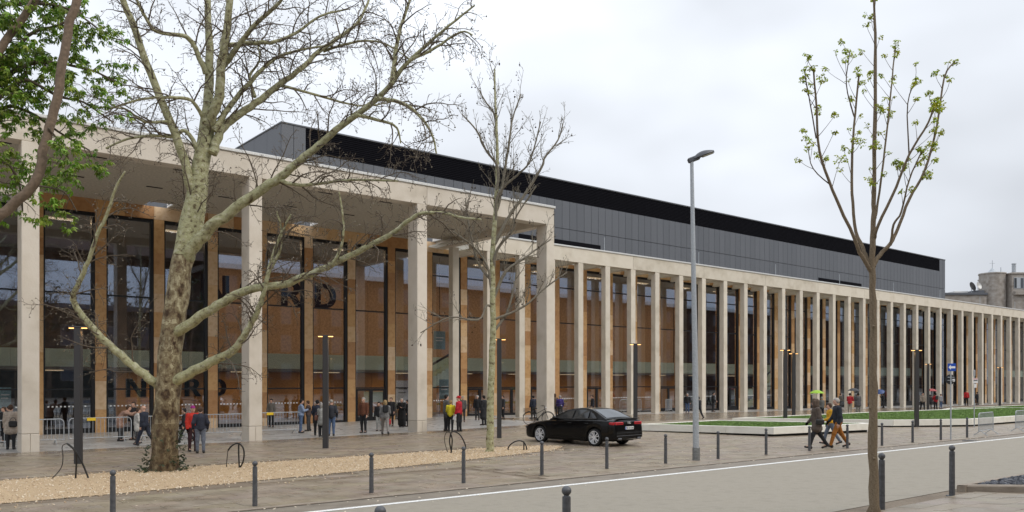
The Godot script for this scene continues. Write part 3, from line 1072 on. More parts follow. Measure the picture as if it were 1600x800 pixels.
# ------------------------------------------------------------------ raised lawns
func lawn(called_label: String, poly: Array, h: float) -> void:
	var mid := Vector2.ZERO
	for p in poly:
		mid += p
	mid /= poly.size()
	var y0 := land(mid.x, mid.y)
	var o := thing("raised_lawn", called_label, "lawn", Vector3(mid.x, y0, -mid.y), 0, "raised lawns on the square")
	var ring := func(inset: float) -> Array:
		var r := []
		var m := poly.size()
		for k in m:
			var a: Vector2 = poly[(k + m - 1) % m]
			var b: Vector2 = poly[k]
			var c: Vector2 = poly[(k + 1) % m]
			var n1 := (b - a).normalized().orthogonal()
			var n2 := (c - b).normalized().orthogonal()
			var nn := (n1 + n2).normalized()
			r.append(b + nn * inset / maxf(0.3, nn.dot(n1)))
		return r
	var sgn := 1.0
	var test: Array = ring.call(0.5)
	if Geometry2D.is_point_in_polygon(test[0], PackedVector2Array(poly)) == false:
		sgn = -1.0
	var inner: Array = ring.call(0.34 * sgn)
	var foot: Array = ring.call(0.16 * sgn)
	var P := func(p: Vector2, y: float) -> Vector3:
		return Vector3(p.x - mid.x, y, -(p.y - mid.y))
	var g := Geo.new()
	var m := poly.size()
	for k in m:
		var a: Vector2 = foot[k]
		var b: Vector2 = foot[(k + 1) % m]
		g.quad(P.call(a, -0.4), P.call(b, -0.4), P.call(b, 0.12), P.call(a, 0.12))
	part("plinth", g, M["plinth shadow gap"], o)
	for k in m:
		var a: Vector2 = poly[k]
		var b: Vector2 = poly[(k + 1) % m]
		var ia: Vector2 = inner[k]
		var ib: Vector2 = inner[(k + 1) % m]
		var n := maxi(1, roundi(a.distance_to(b) / 2.4))
		for q in n:
			var t0 := float(q) / n + 0.004 / a.distance_to(b)
			var t1 := float(q + 1) / n - 0.004 / a.distance_to(b)
			var c := Geo.new()
			var p0: Vector3 = P.call(a.lerp(b, t0), h)
			var p1: Vector3 = P.call(a.lerp(b, t1), h)
			var i0: Vector3 = P.call(ia.lerp(ib, t0), h)
			var i1: Vector3 = P.call(ia.lerp(ib, t1), h)
			var dn := Vector3(0, 0.1 - h, 0)
			c.quad(p0 + dn, p1 + dn, p1, p0)
			c.quad(p0, p1, i1, i0)
			c.quad(i0, i1, i1 + dn, i0 + dn)
			c.quad(p0 + dn, p0, i0, i0 + dn)
			c.quad(p1, p1 + dn, i1 + dn, i1)
			c.quad(p1 + dn, p0 + dn, i0 + dn, i1 + dn)
			part("edge_stone", c, M["white concrete"], o)
	var idx := Geometry2D.triangulate_polygon(PackedVector2Array(inner))
	var s := Geo.new()
	for k in range(0, idx.size(), 3):
		var t := [P.call(inner[idx[k]], h - 0.03), P.call(inner[idx[k + 1]], h - 0.03), P.call(inner[idx[k + 2]], h - 0.03)]
		if (t[1] - t[0]).cross(t[2] - t[0]).y < 0:
			t = [t[0], t[2], t[1]]
		s.tri(t[0], t[1], t[2])
	part("soil", s, M["lawn soil"], o)
	var lo := Vector2(1e9, 1e9)
	var hi := -lo
	for p in inner:
		lo = lo.min(p)
		hi = hi.max(p)
	var bl := Geo.new()
	bl.tinted = true
	var pin := PackedVector2Array(inner)
	var want := clampf((hi.x - lo.x) * (hi.y - lo.y) * 420.0, 12000, 90000)
	for k in int(want):
		var p := Vector2(rng.randf_range(lo.x, hi.x), lo.y + (hi.y - lo.y) * pow(rng.randf(), 1.3))
		if not Geometry2D.is_point_in_polygon(p, pin):
			continue
		var a := rng.randf() * TAU
		var w := Vector3(cos(a), 0, sin(a)) * rng.randf_range(0.008, 0.018)
		var top: Vector3 = P.call(p, h - 0.03 + rng.randf_range(0.02, 0.045)) + Vector3(rng.randf_range(-0.04, 0.04), 0, rng.randf_range(-0.04, 0.04))
		var b0: Vector3 = P.call(p, h - 0.035)
		var t := rng.randf_range(0.7, 1.25)
		bl.tint = Color(0.185 * t, 0.315 * t, 0.06 * t)
		var k0 := bl.vert(b0 - w, Vector3.UP)
		bl.vert(b0 + w, Vector3.UP)
		bl.vert(top, Vector3.UP)
		bl.ix.append_array(PackedInt32Array([k0, k0 + 1, k0 + 2]))
	part("grass", bl, M["grass blade"], o).set_meta("kind", "stuff")

func build_lawns() -> void:
	lawn("nearest raised lawn in white stone edging, just behind the black car", [Vector2(31.4, 28.6), Vector2(33.9, 22.4), Vector2(41.2, 21.5), Vector2(41.6, 22.2), Vector2(38.2, 28.9)], 0.42)
	lawn("largest raised lawn in white stone edging, behind the walking trio and the one-way sign", [Vector2(41.6, 30.3), Vector2(46.6, 23.0), Vector2(51.3, 20.7), Vector2(78.0, 20.9), Vector2(78.0, 28.9), Vector2(58, 30.4)], 0.44)
	lawn("far raised lawn in white stone edging at the right end of the square", [Vector2(70, 31.2), Vector2(80.5, 29.2), Vector2(112, 29.2), Vector2(112, 32.5), Vector2(78, 33.2)], 0.42)

# ------------------------------------------------------------------ street furniture
func build_bollards() -> void:
	var o := thing("bollard", "", "bollard")
	var g := Geo.new()
	g.hard_lathe([Vector2(0.105, -0.05), Vector2(0.105, 0.012), Vector2(0.052, 0.012)], 18)
	part("foot_plate", g, M["bollard"], o)
	g = Geo.new()
	g.lathe([Vector2(0.052, 0.0), Vector2(0.050, 0.4), Vector2(0.048, 0.82), Vector2(0.046, 0.832)], 18)
	g.hard_lathe([Vector2(0.046, 0.832), Vector2(0.03, 0.838), Vector2(0.03, 0.852)], 18)
	part("post", g, M["bollard"], o)
	g = Geo.new()
	g.ball(Vector3(0, 0.895, 0), 0.056, 18)
	part("ball_top", g, M["bollard"], o)
	var far := [[4.0, 16.7], [6.74, 16.74], [9.65, 17.05], [12.39, 17.2], [15.21, 17.4], [17.77, 17.4], [20.37, 17.36], [22.93, 17.27], [25.67, 17.26], [28.37, 17.2], [30.61, 16.93], [32.94, 16.73], [35.72, 16.8], [38.28, 16.75], [41.0, 16.75]]
	var group := "grey ball-top bollards along the street"
	for k in far.size():
		var l: String = ORD[k] + " grey ball-top bollard from the left in the row along the far pavement"
		var at := on(far[k][0], far[k][1])
		if k == 0:
			o.position = at
			o.set_meta("label", l)
			o.set_meta("group", group)
		else:
			again(o, l, at, k * 1.3)
	var near := [[4.0, 6.9, "near grey bollard at the photo's bottom edge, only its ball top in view"], [6.4, 6.9, "large near grey bollard below the black car, its top in view at the bottom edge"], [13.42, 6.82, "near grey bollard standing right behind the young tree's trunk"], [16.14, 6.86, "near grey bollard beside the bed of dark stones"]]
	for k in near.size():
		again(o, near[k][2], on(near[k][0], near[k][1]), k * 0.8)

func post_lamp(label: String, s: float, d: float, h: float) -> void:
	var o := thing("lamp_post", label, "lamp post", on(s, d), deg_to_rad(-YAW), "slim dark lamp posts on the square")
	part("post", cbx(Vector3(-0.105, -0.2, -0.09), Vector3(0.105, h, 0.09), 0.008), M["dark post"], o)
	var g := Geo.new()
	g.cbox(Vector3(-0.29, h + 0.002, -0.09), Vector3(0.29, h + 0.045, 0.09), 0.012)
	part("lamp_arm", g, M["dark post"], o)
	for sx in [-1, 1]:
		part("lamp_light", cbx(Vector3(sx * 0.2 - 0.085, h - 0.022, -0.06), Vector3(sx * 0.2 + 0.085, h, 0.05), 0.004), M["lamp glow"], o)
		var l := SpotLight3D.new()
		l.name = "lamp_spot"
		l.light_color = Color(1.0, 0.78, 0.5)
		l.light_energy = 0.5
		l.light_size = 0.08
		l.spot_range = 60
		l.spot_attenuation = 2
		l.spot_angle = 70
		l.shadow_enabled = true
		l.position = Vector3(sx * 0.2, h - 0.05, 0)
		l.rotation.x = -PI / 2
		o.add_child(l, true)

func build_lamps() -> void:
	var L := [["dark slim lamp post standing left of the big plane tree", 6.04, 29.5, 4.38], ["dark slim lamp post before the second portico bay, right of the people in a queue", 14.94, 30.0, 4.42], ["dark slim lamp post just right of the slender birch-like plane tree", 23.43, 29.75, 4.5], ["dark slim lamp post rising behind the roof of the black car", 33.0, 30.2, 4.45], ["dark slim lamp post standing at the corner of the largest lawn, left of the walkers", 44.58, 28.64, 4.45], ["dark slim lamp post close behind another, left of the lime umbrella", 50.4, 31.74, 4.45], ["broad dark lamp post in front of the largest lawn's edge, right of the young tree", 47.9, 22.3, 4.4], ["dark slim lamp post beside the red umbrella", 79.4, 35.9, 4.4], ["farthest dark slim lamp post, right of the metal barrier", 98.9, 37.0, 4.4]]
	for l in L:
		post_lamp(l[0], l[1], l[2], l[3])
	# tall galvanised street lamp
	var o := thing("street_lamp", "tall galvanised street lamp with one tilted grey head", "street lamp", on(21.99, 17.44), deg_to_rad(-YAW))
	var g := Geo.new()
	g.tube([Vector3(0, -0.3, 0), Vector3(-0.03, 3.0, 0), Vector3(-0.09, 6.4, 0), Vector3(-0.145, 9.85, 0)], [0.105, 0.095, 0.078, 0.058], 16)
	part("pole", g, M["galvanised"], o)
	g = Geo.new()
	g.lathe([Vector2(0.125, 0.0), Vector2(0.125, 0.42), Vector2(0.108, 0.44)], 16)
	part("foot_sleeve", g, M["old galvanised"], o)
	g = Geo.new()
	g.xf = Transform3D(Basis(Vector3.BACK, deg_to_rad(21)), Vector3(-0.15, 9.86, 0))
	g.cbox(Vector3(-0.11, -0.03, -0.08), Vector3(0.3, 0.13, 0.08), 0.03)
	part("head_socket", g, M["lamp head"], o)
	var rows := []
	for k in 13:
		var t := k / 12.0
		var w := 0.16 * pow(sin(PI * clampf(0.14 + t * 0.86, 0, 1)), 0.55) + 0.004
		var top := 0.05 + 0.11 * sin(PI * pow(t, 0.85))
		var row := []
		for q in 11:
			var a := PI * q / 10.0
			row.append(Vector3(0.08 + t * 0.72, top * sin(a), cos(a) * w))
		rows.append(row)
	g = Geo.new()
	g.xf = Transform3D(Basis(Vector3.BACK, deg_to_rad(21)), Vector3(-0.15, 9.9, 0))
	g.grid(rows)
	part("head_cover", g, M["lamp head"], o)
	g = Geo.new()
	g.xf = Transform3D(Basis(Vector3.BACK, deg_to_rad(21)), Vector3(-0.15, 9.9, 0))
	var rim := []
	for k in 13:
		var t := k / 12.0
		var w := 0.16 * pow(sin(PI * clampf(0.14 + t * 0.86, 0, 1)), 0.55) + 0.004
		rim.append([Vector3(0.08 + t * 0.72, -0.004, w), Vector3(0.08 + t * 0.72, -0.03, 0), Vector3(0.08 + t * 0.72, -0.004, -w)])
	g.grid(rim, true)
	part("head_underside", g, M["lamp head"], o)
	g = Geo.new()
	g.xf = Transform3D(Basis(Vector3.BACK, deg_to_rad(21)), Vector3(-0.15, 9.9, 0))
	rim = []
	for k in 9:
		var t := k / 8.0
		var w := 0.12 * sqrt(maxf(0.0, sin(PI * t))) + 0.003
		rim.append([Vector3(0.36 + t * 0.4, -0.02, w), Vector3(0.36 + t * 0.4, -0.055, 0), Vector3(0.36 + t * 0.4, -0.02, -w)])
	g.grid(rim, true)
	part("lens", g, M["lamp lens"], o)

func build_barriers() -> void:
	var o := thing("crowd_barrier", "", "barrier")
	var w := 1.25
	var g := Geo.new()
	g.tube([Vector3(-w, 0.22, 0), Vector3(-w, 0.95, 0), Vector3(-w + 0.04, 1.05, 0), Vector3(-w + 0.13, 1.1, 0), Vector3(w - 0.13, 1.1, 0), Vector3(w - 0.04, 1.05, 0), Vector3(w, 0.95, 0), Vector3(w, 0.22, 0), Vector3(w, 0.2, 0)], [0.021], 8)
	g.tube([Vector3(-w, 0.24, 0), Vector3(w, 0.24, 0)], [0.018], 8)
	part("frame", g, M["galvanised"], o)
	g = Geo.new()
	for k in 15:
		var x := -w + 0.16 + k * (2 * w - 0.32) / 14
		g.tube([Vector3(x, 0.24, 0), Vector3(x, 1.1, 0)], [0.0105], 6, false)
	part("upright_bars", g, M["galvanised"], o).set_meta("kind", "stuff")
	for sx in [-1, 1]:
		g = Geo.new()
		var x: float = sx * (w - 0.32)
		g.tube([Vector3(x, 0.24, 0), Vector3(x, 0.1, 0.2), Vector3(x, 0.0, 0.33)], [0.018], 6)
		g.tube([Vector3(x, 0.24, 0), Vector3(x, 0.1, -0.2), Vector3(x, 0.0, -0.33)], [0.018], 6)
		part("foot", g, M["galvanised"], o)
	var group := "grey metal crowd barriers"
	var spots := []
	var where := ["at the photo's left edge behind the first portico column", "just right of the first portico column", "beside the people in pale coats, left of the big plane tree", "between the big plane tree and the red jacket", "behind the second portico column's foot", "with the police-vested man at its right end"]
	for k in 6:
		spots.append([2.27 + 2.69 * k + 1.32, 39.5, 0.0, "grey metal crowd barrier " + where[k]])
	spots.append([49.6, 45.9, 0.0, "grey metal crowd barrier between slender columns, right of the car's lamp post"])
	spots.append([53.9, 45.6, 0.5, "grey metal crowd barrier turned askew between slender columns"])
	spots.append([43.9, 17.05, 0.12, "lone grey metal crowd barrier standing right of the one-way sign"])
	spots.append([48.9, 17.2, 0.1, "grey metal crowd barrier cut by the photo's right edge"])
	for k in spots.size():
		var sp: Array = spots[k]
		var b := o
		if k == 0:
			o.position = on(sp[0], sp[1])
			o.set_meta("label", sp[3])
			o.set_meta("group", group)
		else:
			b = again(o, sp[3], on(sp[0], sp[1]), sp[2])
		if k in [1, 2, 3, 5]:
			part("yellow_sign", cbx(Vector3(-0.55, 0.98, 0.024), Vector3(-0.2, 1.11, 0.034), 0.003), M["sign yellow"], b)

func build_hoops() -> void:
	# black lean-on stands bent from one steel tube: two legs, a wide arc and a thin tail
	var specs := [[5.03, 24.91, 0.9, "bent black cycle stand with crossed legs at the left end of the gravel"], [9.53, 24.88, 0.35, "black hoop cycle stand on the gravel right of the big plane tree"], [17.44, 25.0, 0.0, "wide black hoop cycle stand on the gravel left of the slender plane tree"], [20.2, 24.3, -0.1, "low black hoop cycle stand on the gravel before the car's front wheel"]]
	var shapes := [
		[[[0.0, 0.0, 0.0], [0.04, 0.5, 0.05], [0.02, 0.78, 0.1], [-0.18, 0.98, 0.1]], [[-0.18, 0.98, 0.1], [-0.02, 0.82, 0.05], [0.18, 0.42, 0.0], [0.34, 0.0, 0.0]], [[-0.18, 0.98, 0.1], [-0.3, 0.9, 0.1], [-0.28, 0.6, 0.1], [-0.34, 0.3, 0.1], [-0.6, 0.0, 0.1]]],
		[[[0.0, 0.0, 0.0], [-0.02, 0.4, 0.0], [-0.02, 0.74, 0.0]], [[-0.34, 0.55, 0.0], [-0.24, 0.68, 0.0], [-0.1, 0.76, 0.0], [0.02, 0.74, 0.0], [0.12, 0.6, 0.0], [0.14, 0.4, 0.0], [0.1, 0.18, 0.0], [0.0, 0.0, 0.0]], [[-0.34, 0.55, 0.0], [-0.37, 0.3, 0.0], [-0.39, 0.0, 0.0]]],
		[[[-0.03, 0.0, 0.0], [0.01, 0.1, 0.0], [-0.05, 0.45, 0.0], [0.0, 0.76, 0.0]], [[0.05, 0.0, 0.0], [0.02, 0.1, 0.0], [0.05, 0.5, 0.0], [0.0, 0.76, 0.0], [0.15, 0.80, 0.0], [0.32, 0.7, 0.0], [0.45, 0.5, 0.0], [0.54, 0.24, 0.0], [0.45, 0.06, 0.0], [0.3, 0.0, 0.0]], [[0.0, 0.76, 0.0], [-0.14, 0.78, 0.0], [-0.22, 0.66, 0.0], [-0.22, 0.4, 0.0], [-0.12, 0.05, 0.0]]],
		[[[0.1, 0.0, 0.0], [0.1, 0.36, 0.0]], [[0.2, 0.0, 0.0], [0.2, 0.12, 0.0], [0.12, 0.3, 0.0], [-0.05, 0.38, 0.0], [-0.25, 0.34, 0.0], [-0.42, 0.22, 0.0], [-0.5, 0.08, 0.0], [-0.46, 0.0, 0.0]]]]
	for k in 4:
		var o := thing("cycle_stand", specs[k][3], "cycle stand", on(specs[k][0], specs[k][1]), -deg_to_rad(YAW) + specs[k][2] * 0.15, "black cycle stands on the gravel")
		for q in shapes[k].size():
			var pts := []
			for p in shapes[k][q]:
				pts.append(Vector3(p[0], p[1] - 0.02, p[2]))
			var g := Geo.new()
			g.tube(smooth(pts, 5), [0.024 if q < 2 else 0.012], 8)
			part(["leg", "arc", "thin_arc"][q], g, M["black steel"], o)

func smooth(pts: Array, steps: int) -> Array:      # Catmull-Rom through the points
	var r := []
	var m := pts.size()
	for k in m - 1:
		var p0: Vector3 = pts[maxi(k - 1, 0)]
		var p1: Vector3 = pts[k]
		var p2: Vector3 = pts[k + 1]
		var p3: Vector3 = pts[mini(k + 2, m - 1)]
		for q in steps:
			r.append(p1.cubic_interpolate(p2, p0, p3, float(q) / steps))
	r.append(pts[m - 1])
	return r

func build_signs() -> void:
	var o := thing("sign_post", "grey sign post with blue one-way arrow and the back of a round sign", "sign post", on(38.7, 16.5), -deg_to_rad(YAW))
	var g := Geo.new()
	g.tube([Vector3(0, -0.2, 0), Vector3(0, 3.32, 0)], [0.032], 10)
	part("pole", g, M["galvanised"], o)
	var pl := part("direction_sign", cbx(Vector3(-0.16, 3.09, 0.034), Vector3(0.20, 3.43, 0.05), 0.004), M["sign blue"], o)
	g = Geo.new()
	g.xf = Transform3D(Basis(), Vector3(0.02, 3.26, 0.054))
	g.prism([Vector2(-0.15, 0.0), Vector2(-0.05, 0.11), Vector2(-0.05, 0.045), Vector2(0.15, 0.045), Vector2(0.15, -0.045), Vector2(-0.05, -0.045), Vector2(-0.05, -0.11)], 0.004)
	part("arrow", g, M["sign white"], pl)
	g = Geo.new()
	g.xf = Transform3D(Basis(Vector3.RIGHT, PI / 2), Vector3(0.0, 2.72, -0.05))
	g.hard_lathe([Vector2(0.0, 0.0), Vector2(0.225, 0.0), Vector2(0.225, 0.02), Vector2(0.0, 0.02)], 28)
	var disc := part("round_sign", g, M["sign back"], o)
	g = Geo.new()
	g.box(Vector3(-0.14, 2.66, -0.02), Vector3(0.14, 2.69, 0.035))
	g.box(Vector3(-0.14, 2.80, -0.02), Vector3(0.14, 2.83, 0.035))
	part("bracket", g, M["galvanised"], disc)
	part("sticker", bx(Vector3(0.08, 2.62, -0.026), Vector3(0.19, 2.74, -0.022)), M["sign white"], disc)
	o = thing("sign_post", "thin sign post with two small plates at the lawn's edge", "sign post", on(50.64, 20.3), -deg_to_rad(YAW))
	g = Geo.new()
	g.tube([Vector3(0, -0.2, 0), Vector3(0, 3.2, 0)], [0.03], 8)
	part("pole", g, M["galvanised"], o)
	pl = part("small_sign", cbx(Vector3(-0.09, 2.55, 0.034), Vector3(0.19, 2.82, 0.046), 0.004), M["sign white"], o)
	part("sign_bar", bx(Vector3(-0.06, 2.665, 0.0465), Vector3(0.16, 2.715, 0.05)), M["sign back"], pl)
	part("sign_edge", bx(Vector3(-0.075, 2.765, 0.0465), Vector3(0.175, 2.80, 0.05)), M["sign red"], pl)
	part("small_sign", cbx(Vector3(-0.03, 2.28, 0.034), Vector3(0.11, 2.5, 0.046), 0.004), M["sign white"], o)
	part("pole_cap", cbx(Vector3(-0.04, 2.95, -0.04), Vector3(0.05, 3.3, 0.04), 0.01), M["galvanised"], o)
	# boards and screens behind the glass
	var boards := [[6.7, 49.3, 0.55, 1.05, 1.35, "pale blue lit display board behind the glass right of the first portico column", "plate blue"], [30.25, 49.2, 1.0, 1.6, 0.95, "white notice board behind the glass left of the third portico column", "x"], [33.6, 49.6, 1.0, 1.3, 4.75, "light blue banner hung high behind the glass right of the third portico column", "b"], [33.9, 49.4, 0.9, 1.4, 1.2, "light blue board low behind the glass beside the grey-jacketed man", "b"]]
	for k in boards.size():
		var b: Array = boards[k]
		var t := thing("notice_board", b[5], "notice board", on(b[0], b[1]), 0)
		var m := cloth(0.28, 0.46, 0.52) if k != 1 else cloth(0.72, 0.74, 0.78)
		var pn := part("panel", cbx(Vector3(-b[2] / 2, b[4], -0.02), Vector3(b[2] / 2, b[4] + b[3], 0.02), 0.005), m, t)
		g = Geo.new()
		if b[4] < 3:
			g.box(Vector3(-b[2] / 2 + 0.02, 0, -0.018), Vector3(-b[2] / 2 + 0.06, b[4] - 0.002, 0.018))
			g.box(Vector3(b[2] / 2 - 0.06, 0, -0.018), Vector3(b[2] / 2 - 0.02, b[4] - 0.002, 0.018))
		else:
			g.box(Vector3(-0.02, b[4] + b[3] + 0.002, -0.01), Vector3(0.02, 11.3, 0.01))
		part("stand", g, M["black steel"], t)
		for q in 2:
			part("printed_line", bx(Vector3(-b[2] * 0.32, b[4] + b[3] * (0.62 - q * 0.16), 0.022), Vector3(b[2] * (0.36 - 0.1 * q), b[4] + b[3] * (0.66 - q * 0.16), 0.024)), M["sign back"] if k == 1 else M["sign white"], pn)

func build_planter() -> void:
	var poly := [Vector2(16.95, 7.12), Vector2(17.45, 5.9), Vector2(19.2, 2.6), Vector2(30, 2.6), Vector2(30, 7.2)]
	var c := Vector2(23, 5)
	var o := thing("stone_bed", "flat bed of dark slate stones within a worn concrete kerb at the right corner", "planting bed", on(c.x, c.y))
	var m := poly.size()
	for k in m:
		var a: Vector2 = poly[k]
		var b: Vector2 = poly[(k + 1) % m]
		var n := maxi(1, roundi(a.distance_to(b) / 1.2))
		var inw := (b - a).normalized().orthogonal()
		if inw.dot(c - a) < 0:
			inw = -inw
		for q in n:
			var p0 := a.lerp(b, (q + 0.006) / n)
			var p1 := a.lerp(b, (q + 0.994) / n)
			var g := Geo.new()
			var A := on(p0.x, p0.y, 0.13) - o.position
			var B := on(p1.x, p1.y, 0.13) - o.position
			var C := on(p1.x + inw.x * 0.16, p1.y + inw.y * 0.16, 0.135) - o.position
			var D := on(p0.x + inw.x * 0.16, p0.y + inw.y * 0.16, 0.135) - o.position
			var dn := Vector3(0, -0.3, 0)
			var E := A + Vector3(0, -0.025, 0)
			var F := B + Vector3(0, -0.025, 0)
			var ia := A.lerp(D, 0.12)
			var ib := B.lerp(C, 0.12)
			g.quad(A + dn, B + dn, F, E)
			g.quad(E, F, ib, ia)
			g.quad(ia, ib, C, D)
			g.quad(D, C, C + dn, D + dn)
			g.quad(A + dn, E, D, D + dn)
			g.quad(F, B + dn, C + dn, C)
			part("kerb_stone", g, M["kerb"], o)
	var st := [Geo.new(), Geo.new(), Geo.new()]
	var pin := PackedVector2Array(poly)
	for k in 5200:
		var p := Vector2(rng.randf_range(16.9, 26), rng.randf_range(2.6, 7.2))
		if not Geometry2D.is_point_in_polygon(p, pin):
			continue
		var ok := true
		for q in m:
			var a: Vector2 = poly[q]
			var b: Vector2 = poly[(q + 1) % m]
			if Geometry2D.get_closest_point_to_segment(p, a, b).distance_to(p) < 0.2:
				ok = false
		if not ok:
			continue
		var g: Geo = st[k % 3]
		g.xf = Transform3D(Basis.from_euler(Vector3(rng.randf_range(-0.5, 0.5), rng.randf() * 6, rng.randf_range(-0.5, 0.5))).scaled(Vector3(rng.randf_range(0.07, 0.13), rng.randf_range(0.03, 0.06), rng.randf_range(0.05, 0.09))), on(p.x, p.y, 0.10 + rng.randf() * 0.03) - o.position)
		g.cbox(Vector3(-0.6, -0.6, -0.6), Vector3(0.6, 0.6, 0.6), 0.3)
	for k in 3:
		part("stones", st[k], M["slate stone %d" % k], o).set_meta("kind", "stuff")

# ------------------------------------------------------------------ black saloon car, nose towards the hall (-z)
func build_car() -> void:
	var car := thing("parked_car", "shiny black saloon car with silver rims, parked with its rear to the street", "car", on(24.35, 25.35), deg_to_rad(5.0))
	car.scale = Vector3.ONE * 1.035
	var paint: Material = M["car paint"]
	# lower body: stations along the length, a ring of points over each
	var st := [[-2.46, 0.60, 0.60, 0.52, 0.30], [-2.42, 0.74, 0.67, 0.58, 0.24], [-2.3, 0.83, 0.75, 0.66, 0.20], [-2.1, 0.885, 0.81, 0.73, 0.18], [-1.7, 0.925, 0.885, 0.815, 0.17], [-1.2, 0.937, 0.95, 0.885, 0.17], [-0.8, 0.937, 1.0, 0.93, 0.17], [0.0, 0.937, 1.02, 0.965, 0.17], [0.8, 0.937, 1.04, 0.985, 0.17], [1.4, 0.937, 1.06, 1.0, 0.17], [1.8, 0.93, 1.075, 0.995, 0.18], [2.15, 0.90, 1.08, 0.975, 0.22], [2.34, 0.865, 1.075, 0.94, 0.27], [2.40, 0.845, 1.03, 0.90, 0.29], [2.43, 0.83, 0.93, 0.86, 0.30], [2.45, 0.815, 0.80, 0.78, 0.31], [2.475, 0.80, 0.62, 0.60, 0.33]]
	var zs := []
	for k in st.size() - 1:
		var n := 1 if st[k + 1][0] - st[k][0] < 0.13 else int(ceil((st[k + 1][0] - st[k][0]) / 0.05))
		for q in n:
			zs.append(lerpf(st[k][0], st[k + 1][0], float(q) / n))
	zs.append(2.475)
	var rows := []
	for z in zs:
		var c := [0, 0, 0, 0]
		for f in 4:
			c[f] = knots(z, st.map(func(e): return e[0]), st.map(func(e): return e[f + 1]))
		var w: float = c[0]
		var top: float = c[1]
		var belt: float = c[2]
		var yb: float = c[3]
		for wz in [-1.455, 1.455]:
			var dz := absf(z - wz)
			if dz < 0.385:
				yb = maxf(yb, 0.33 + sqrt(0.385 * 0.385 - dz * dz) * 0.98)
		var half := [Vector2(0.0, yb), Vector2(w * 0.9, yb), Vector2(w * 0.985, minf(yb + 0.05, belt - 0.06)), Vector2(w, lerpf(yb, belt, 0.42) if yb < 0.4 else lerpf(yb, belt, 0.5)), Vector2(w * 0.997, lerpf(yb, belt, 0.75)), Vector2(w * 0.985, belt - 0.03), Vector2(w * 0.965, belt), Vector2(w * 0.90, belt + (top - belt) * 0.45), Vector2(w * 0.6, belt + (top - belt) * 0.85), Vector2(0, top)]
		var row := []
		for p in half:
			row.append(Vector3(p.x, p.y, z))
		for k in range(half.size() - 2, -1, -1):
			row.append(Vector3(-half[k].x, half[k].y, z))
		rows.append(row)
	var g := Geo.new()
	g.grid(rows, true)
	var tailr: Array = rows[-1]
	for k in range(1, tailr.size() - 1):
		g.tri(Vector3(0, 0.45, 2.476), tailr[k + 1], tailr[k])
	var nose: Array = rows[0]
	for k in range(0, nose.size() - 1):
		g.tri(Vector3(0, 0.45, -2.462), nose[k], nose[k + 1])
	var body := part("body", g, paint, car)
	# cabin
	var prof := [Vector2(-0.92, 0.985), Vector2(-0.55, 1.17), Vector2(-0.15, 1.345), Vector2(0.12, 1.415), Vector2(0.45, 1.45), Vector2(0.85, 1.445), Vector2(1.15, 1.40), Vector2(1.5, 1.275), Vector2(1.8, 1.14), Vector2(1.98, 1.065)]
	var hw := func(y: float) -> float:
		return 0.865 - maxf(0.0, y - 1.0) * 0.50 - maxf(0.0, y - 1.33) * 0.55
	rows = []
	for p in prof:
		var w: float = hw.call(p.y)
		var row := []
		for q in 13:
			var t := q / 6.0 - 1.0
			row.append(Vector3(w * t, p.y + 0.022 * (1 - t * t) - (0.012 if absf(t) > 0.99 else 0.0), p.x))
		rows.append(row)
	g = Geo.new()
	g.grid(rows, true)
	for sx in [-1, 1]:
		for k in prof.size() - 1:
			var a: Vector2 = prof[k]
			var b: Vector2 = prof[k + 1]
			var q := [Vector3(sx * 0.885, 0.95, a.x), Vector3(sx * 0.885, 0.95, b.x), Vector3(sx * hw.call(b.y), b.y, b.x), Vector3(sx * hw.call(a.y), a.y, a.x)]
			if sx < 0:
				g.quad(q[0], q[1], q[2], q[3])
			else:
				g.quad(q[1], q[0], q[3], q[2])
	part("cabin", g, paint, car)
	# glass
	var side := func(sx: int, pts: Array) -> Geo:
		var r := Geo.new()
		var v := []
		for p in pts:
			var w: float = lerpf(0.885, hw.call(1.05), (p.y - 0.95) / 0.1) if p.y < 1.05 else hw.call(p.y)
			v.append(Vector3(sx * (w + 0.012), p.y, p.x))
		for k in range(1, v.size() - 1):
			if sx > 0:
				r.tri(v[0], v[k + 1], v[k])
			else:
				r.tri(v[0], v[k], v[k + 1])
		return r
	for sx in [-1, 1]:
		part("side_window", side.call(sx, [Vector2(-0.62, 1.02), Vector2(0.26, 1.045), Vector2(0.28, 1.385), Vector2(0.08, 1.365), Vector2(-0.2, 1.27), Vector2(-0.5, 1.11)]), M["car glass"], car)
		part("side_window", side.call(sx, [Vector2(0.36, 1.048), Vector2(1.08, 1.07), Vector2(1.06, 1.355), Vector2(0.9, 1.385), Vector2(0.37, 1.395)]), M["car glass"], car)
		part("quarter_window", side.call(sx, [Vector2(1.15, 1.072), Vector2(1.52, 1.085), Vector2(1.32, 1.25), Vector2(1.13, 1.325)]), M["car glass"], car)
		g = Geo.new()
		g.bar(Vector3(sx * 0.885, 1.025, -0.7), Vector3(sx * 0.875, 1.08, 1.55), 0.014, 0.016)
		part("window_trim", g, M["dull chrome"], car)
		g = Geo.new()
		g.ball(Vector3(sx * 1.0, 1.05, -0.55), 0.1, 12, 0.7)
		g.bar(Vector3(sx * 0.86, 1.0, -0.55), Vector3(sx * 0.98, 1.03, -0.55), 0.06, 0.04)
		part("wing_mirror", g, paint, car)
		for z in [0.1, 1.0]:
			g = Geo.new()
			g.cbox(Vector3(sx * 0.935 - 0.014, 0.86, z), Vector3(sx * 0.935 + 0.018, 0.885, z + 0.2), 0.008)
			part("door_handle", g, paint, car)
		g = Geo.new()
		g.bar(Vector3(sx * 0.938, 0.30, -1.0), Vector3(sx * 0.938, 0.30, 1.0), 0.02, 0.05)
		part("side_skirt", g, paint, car)
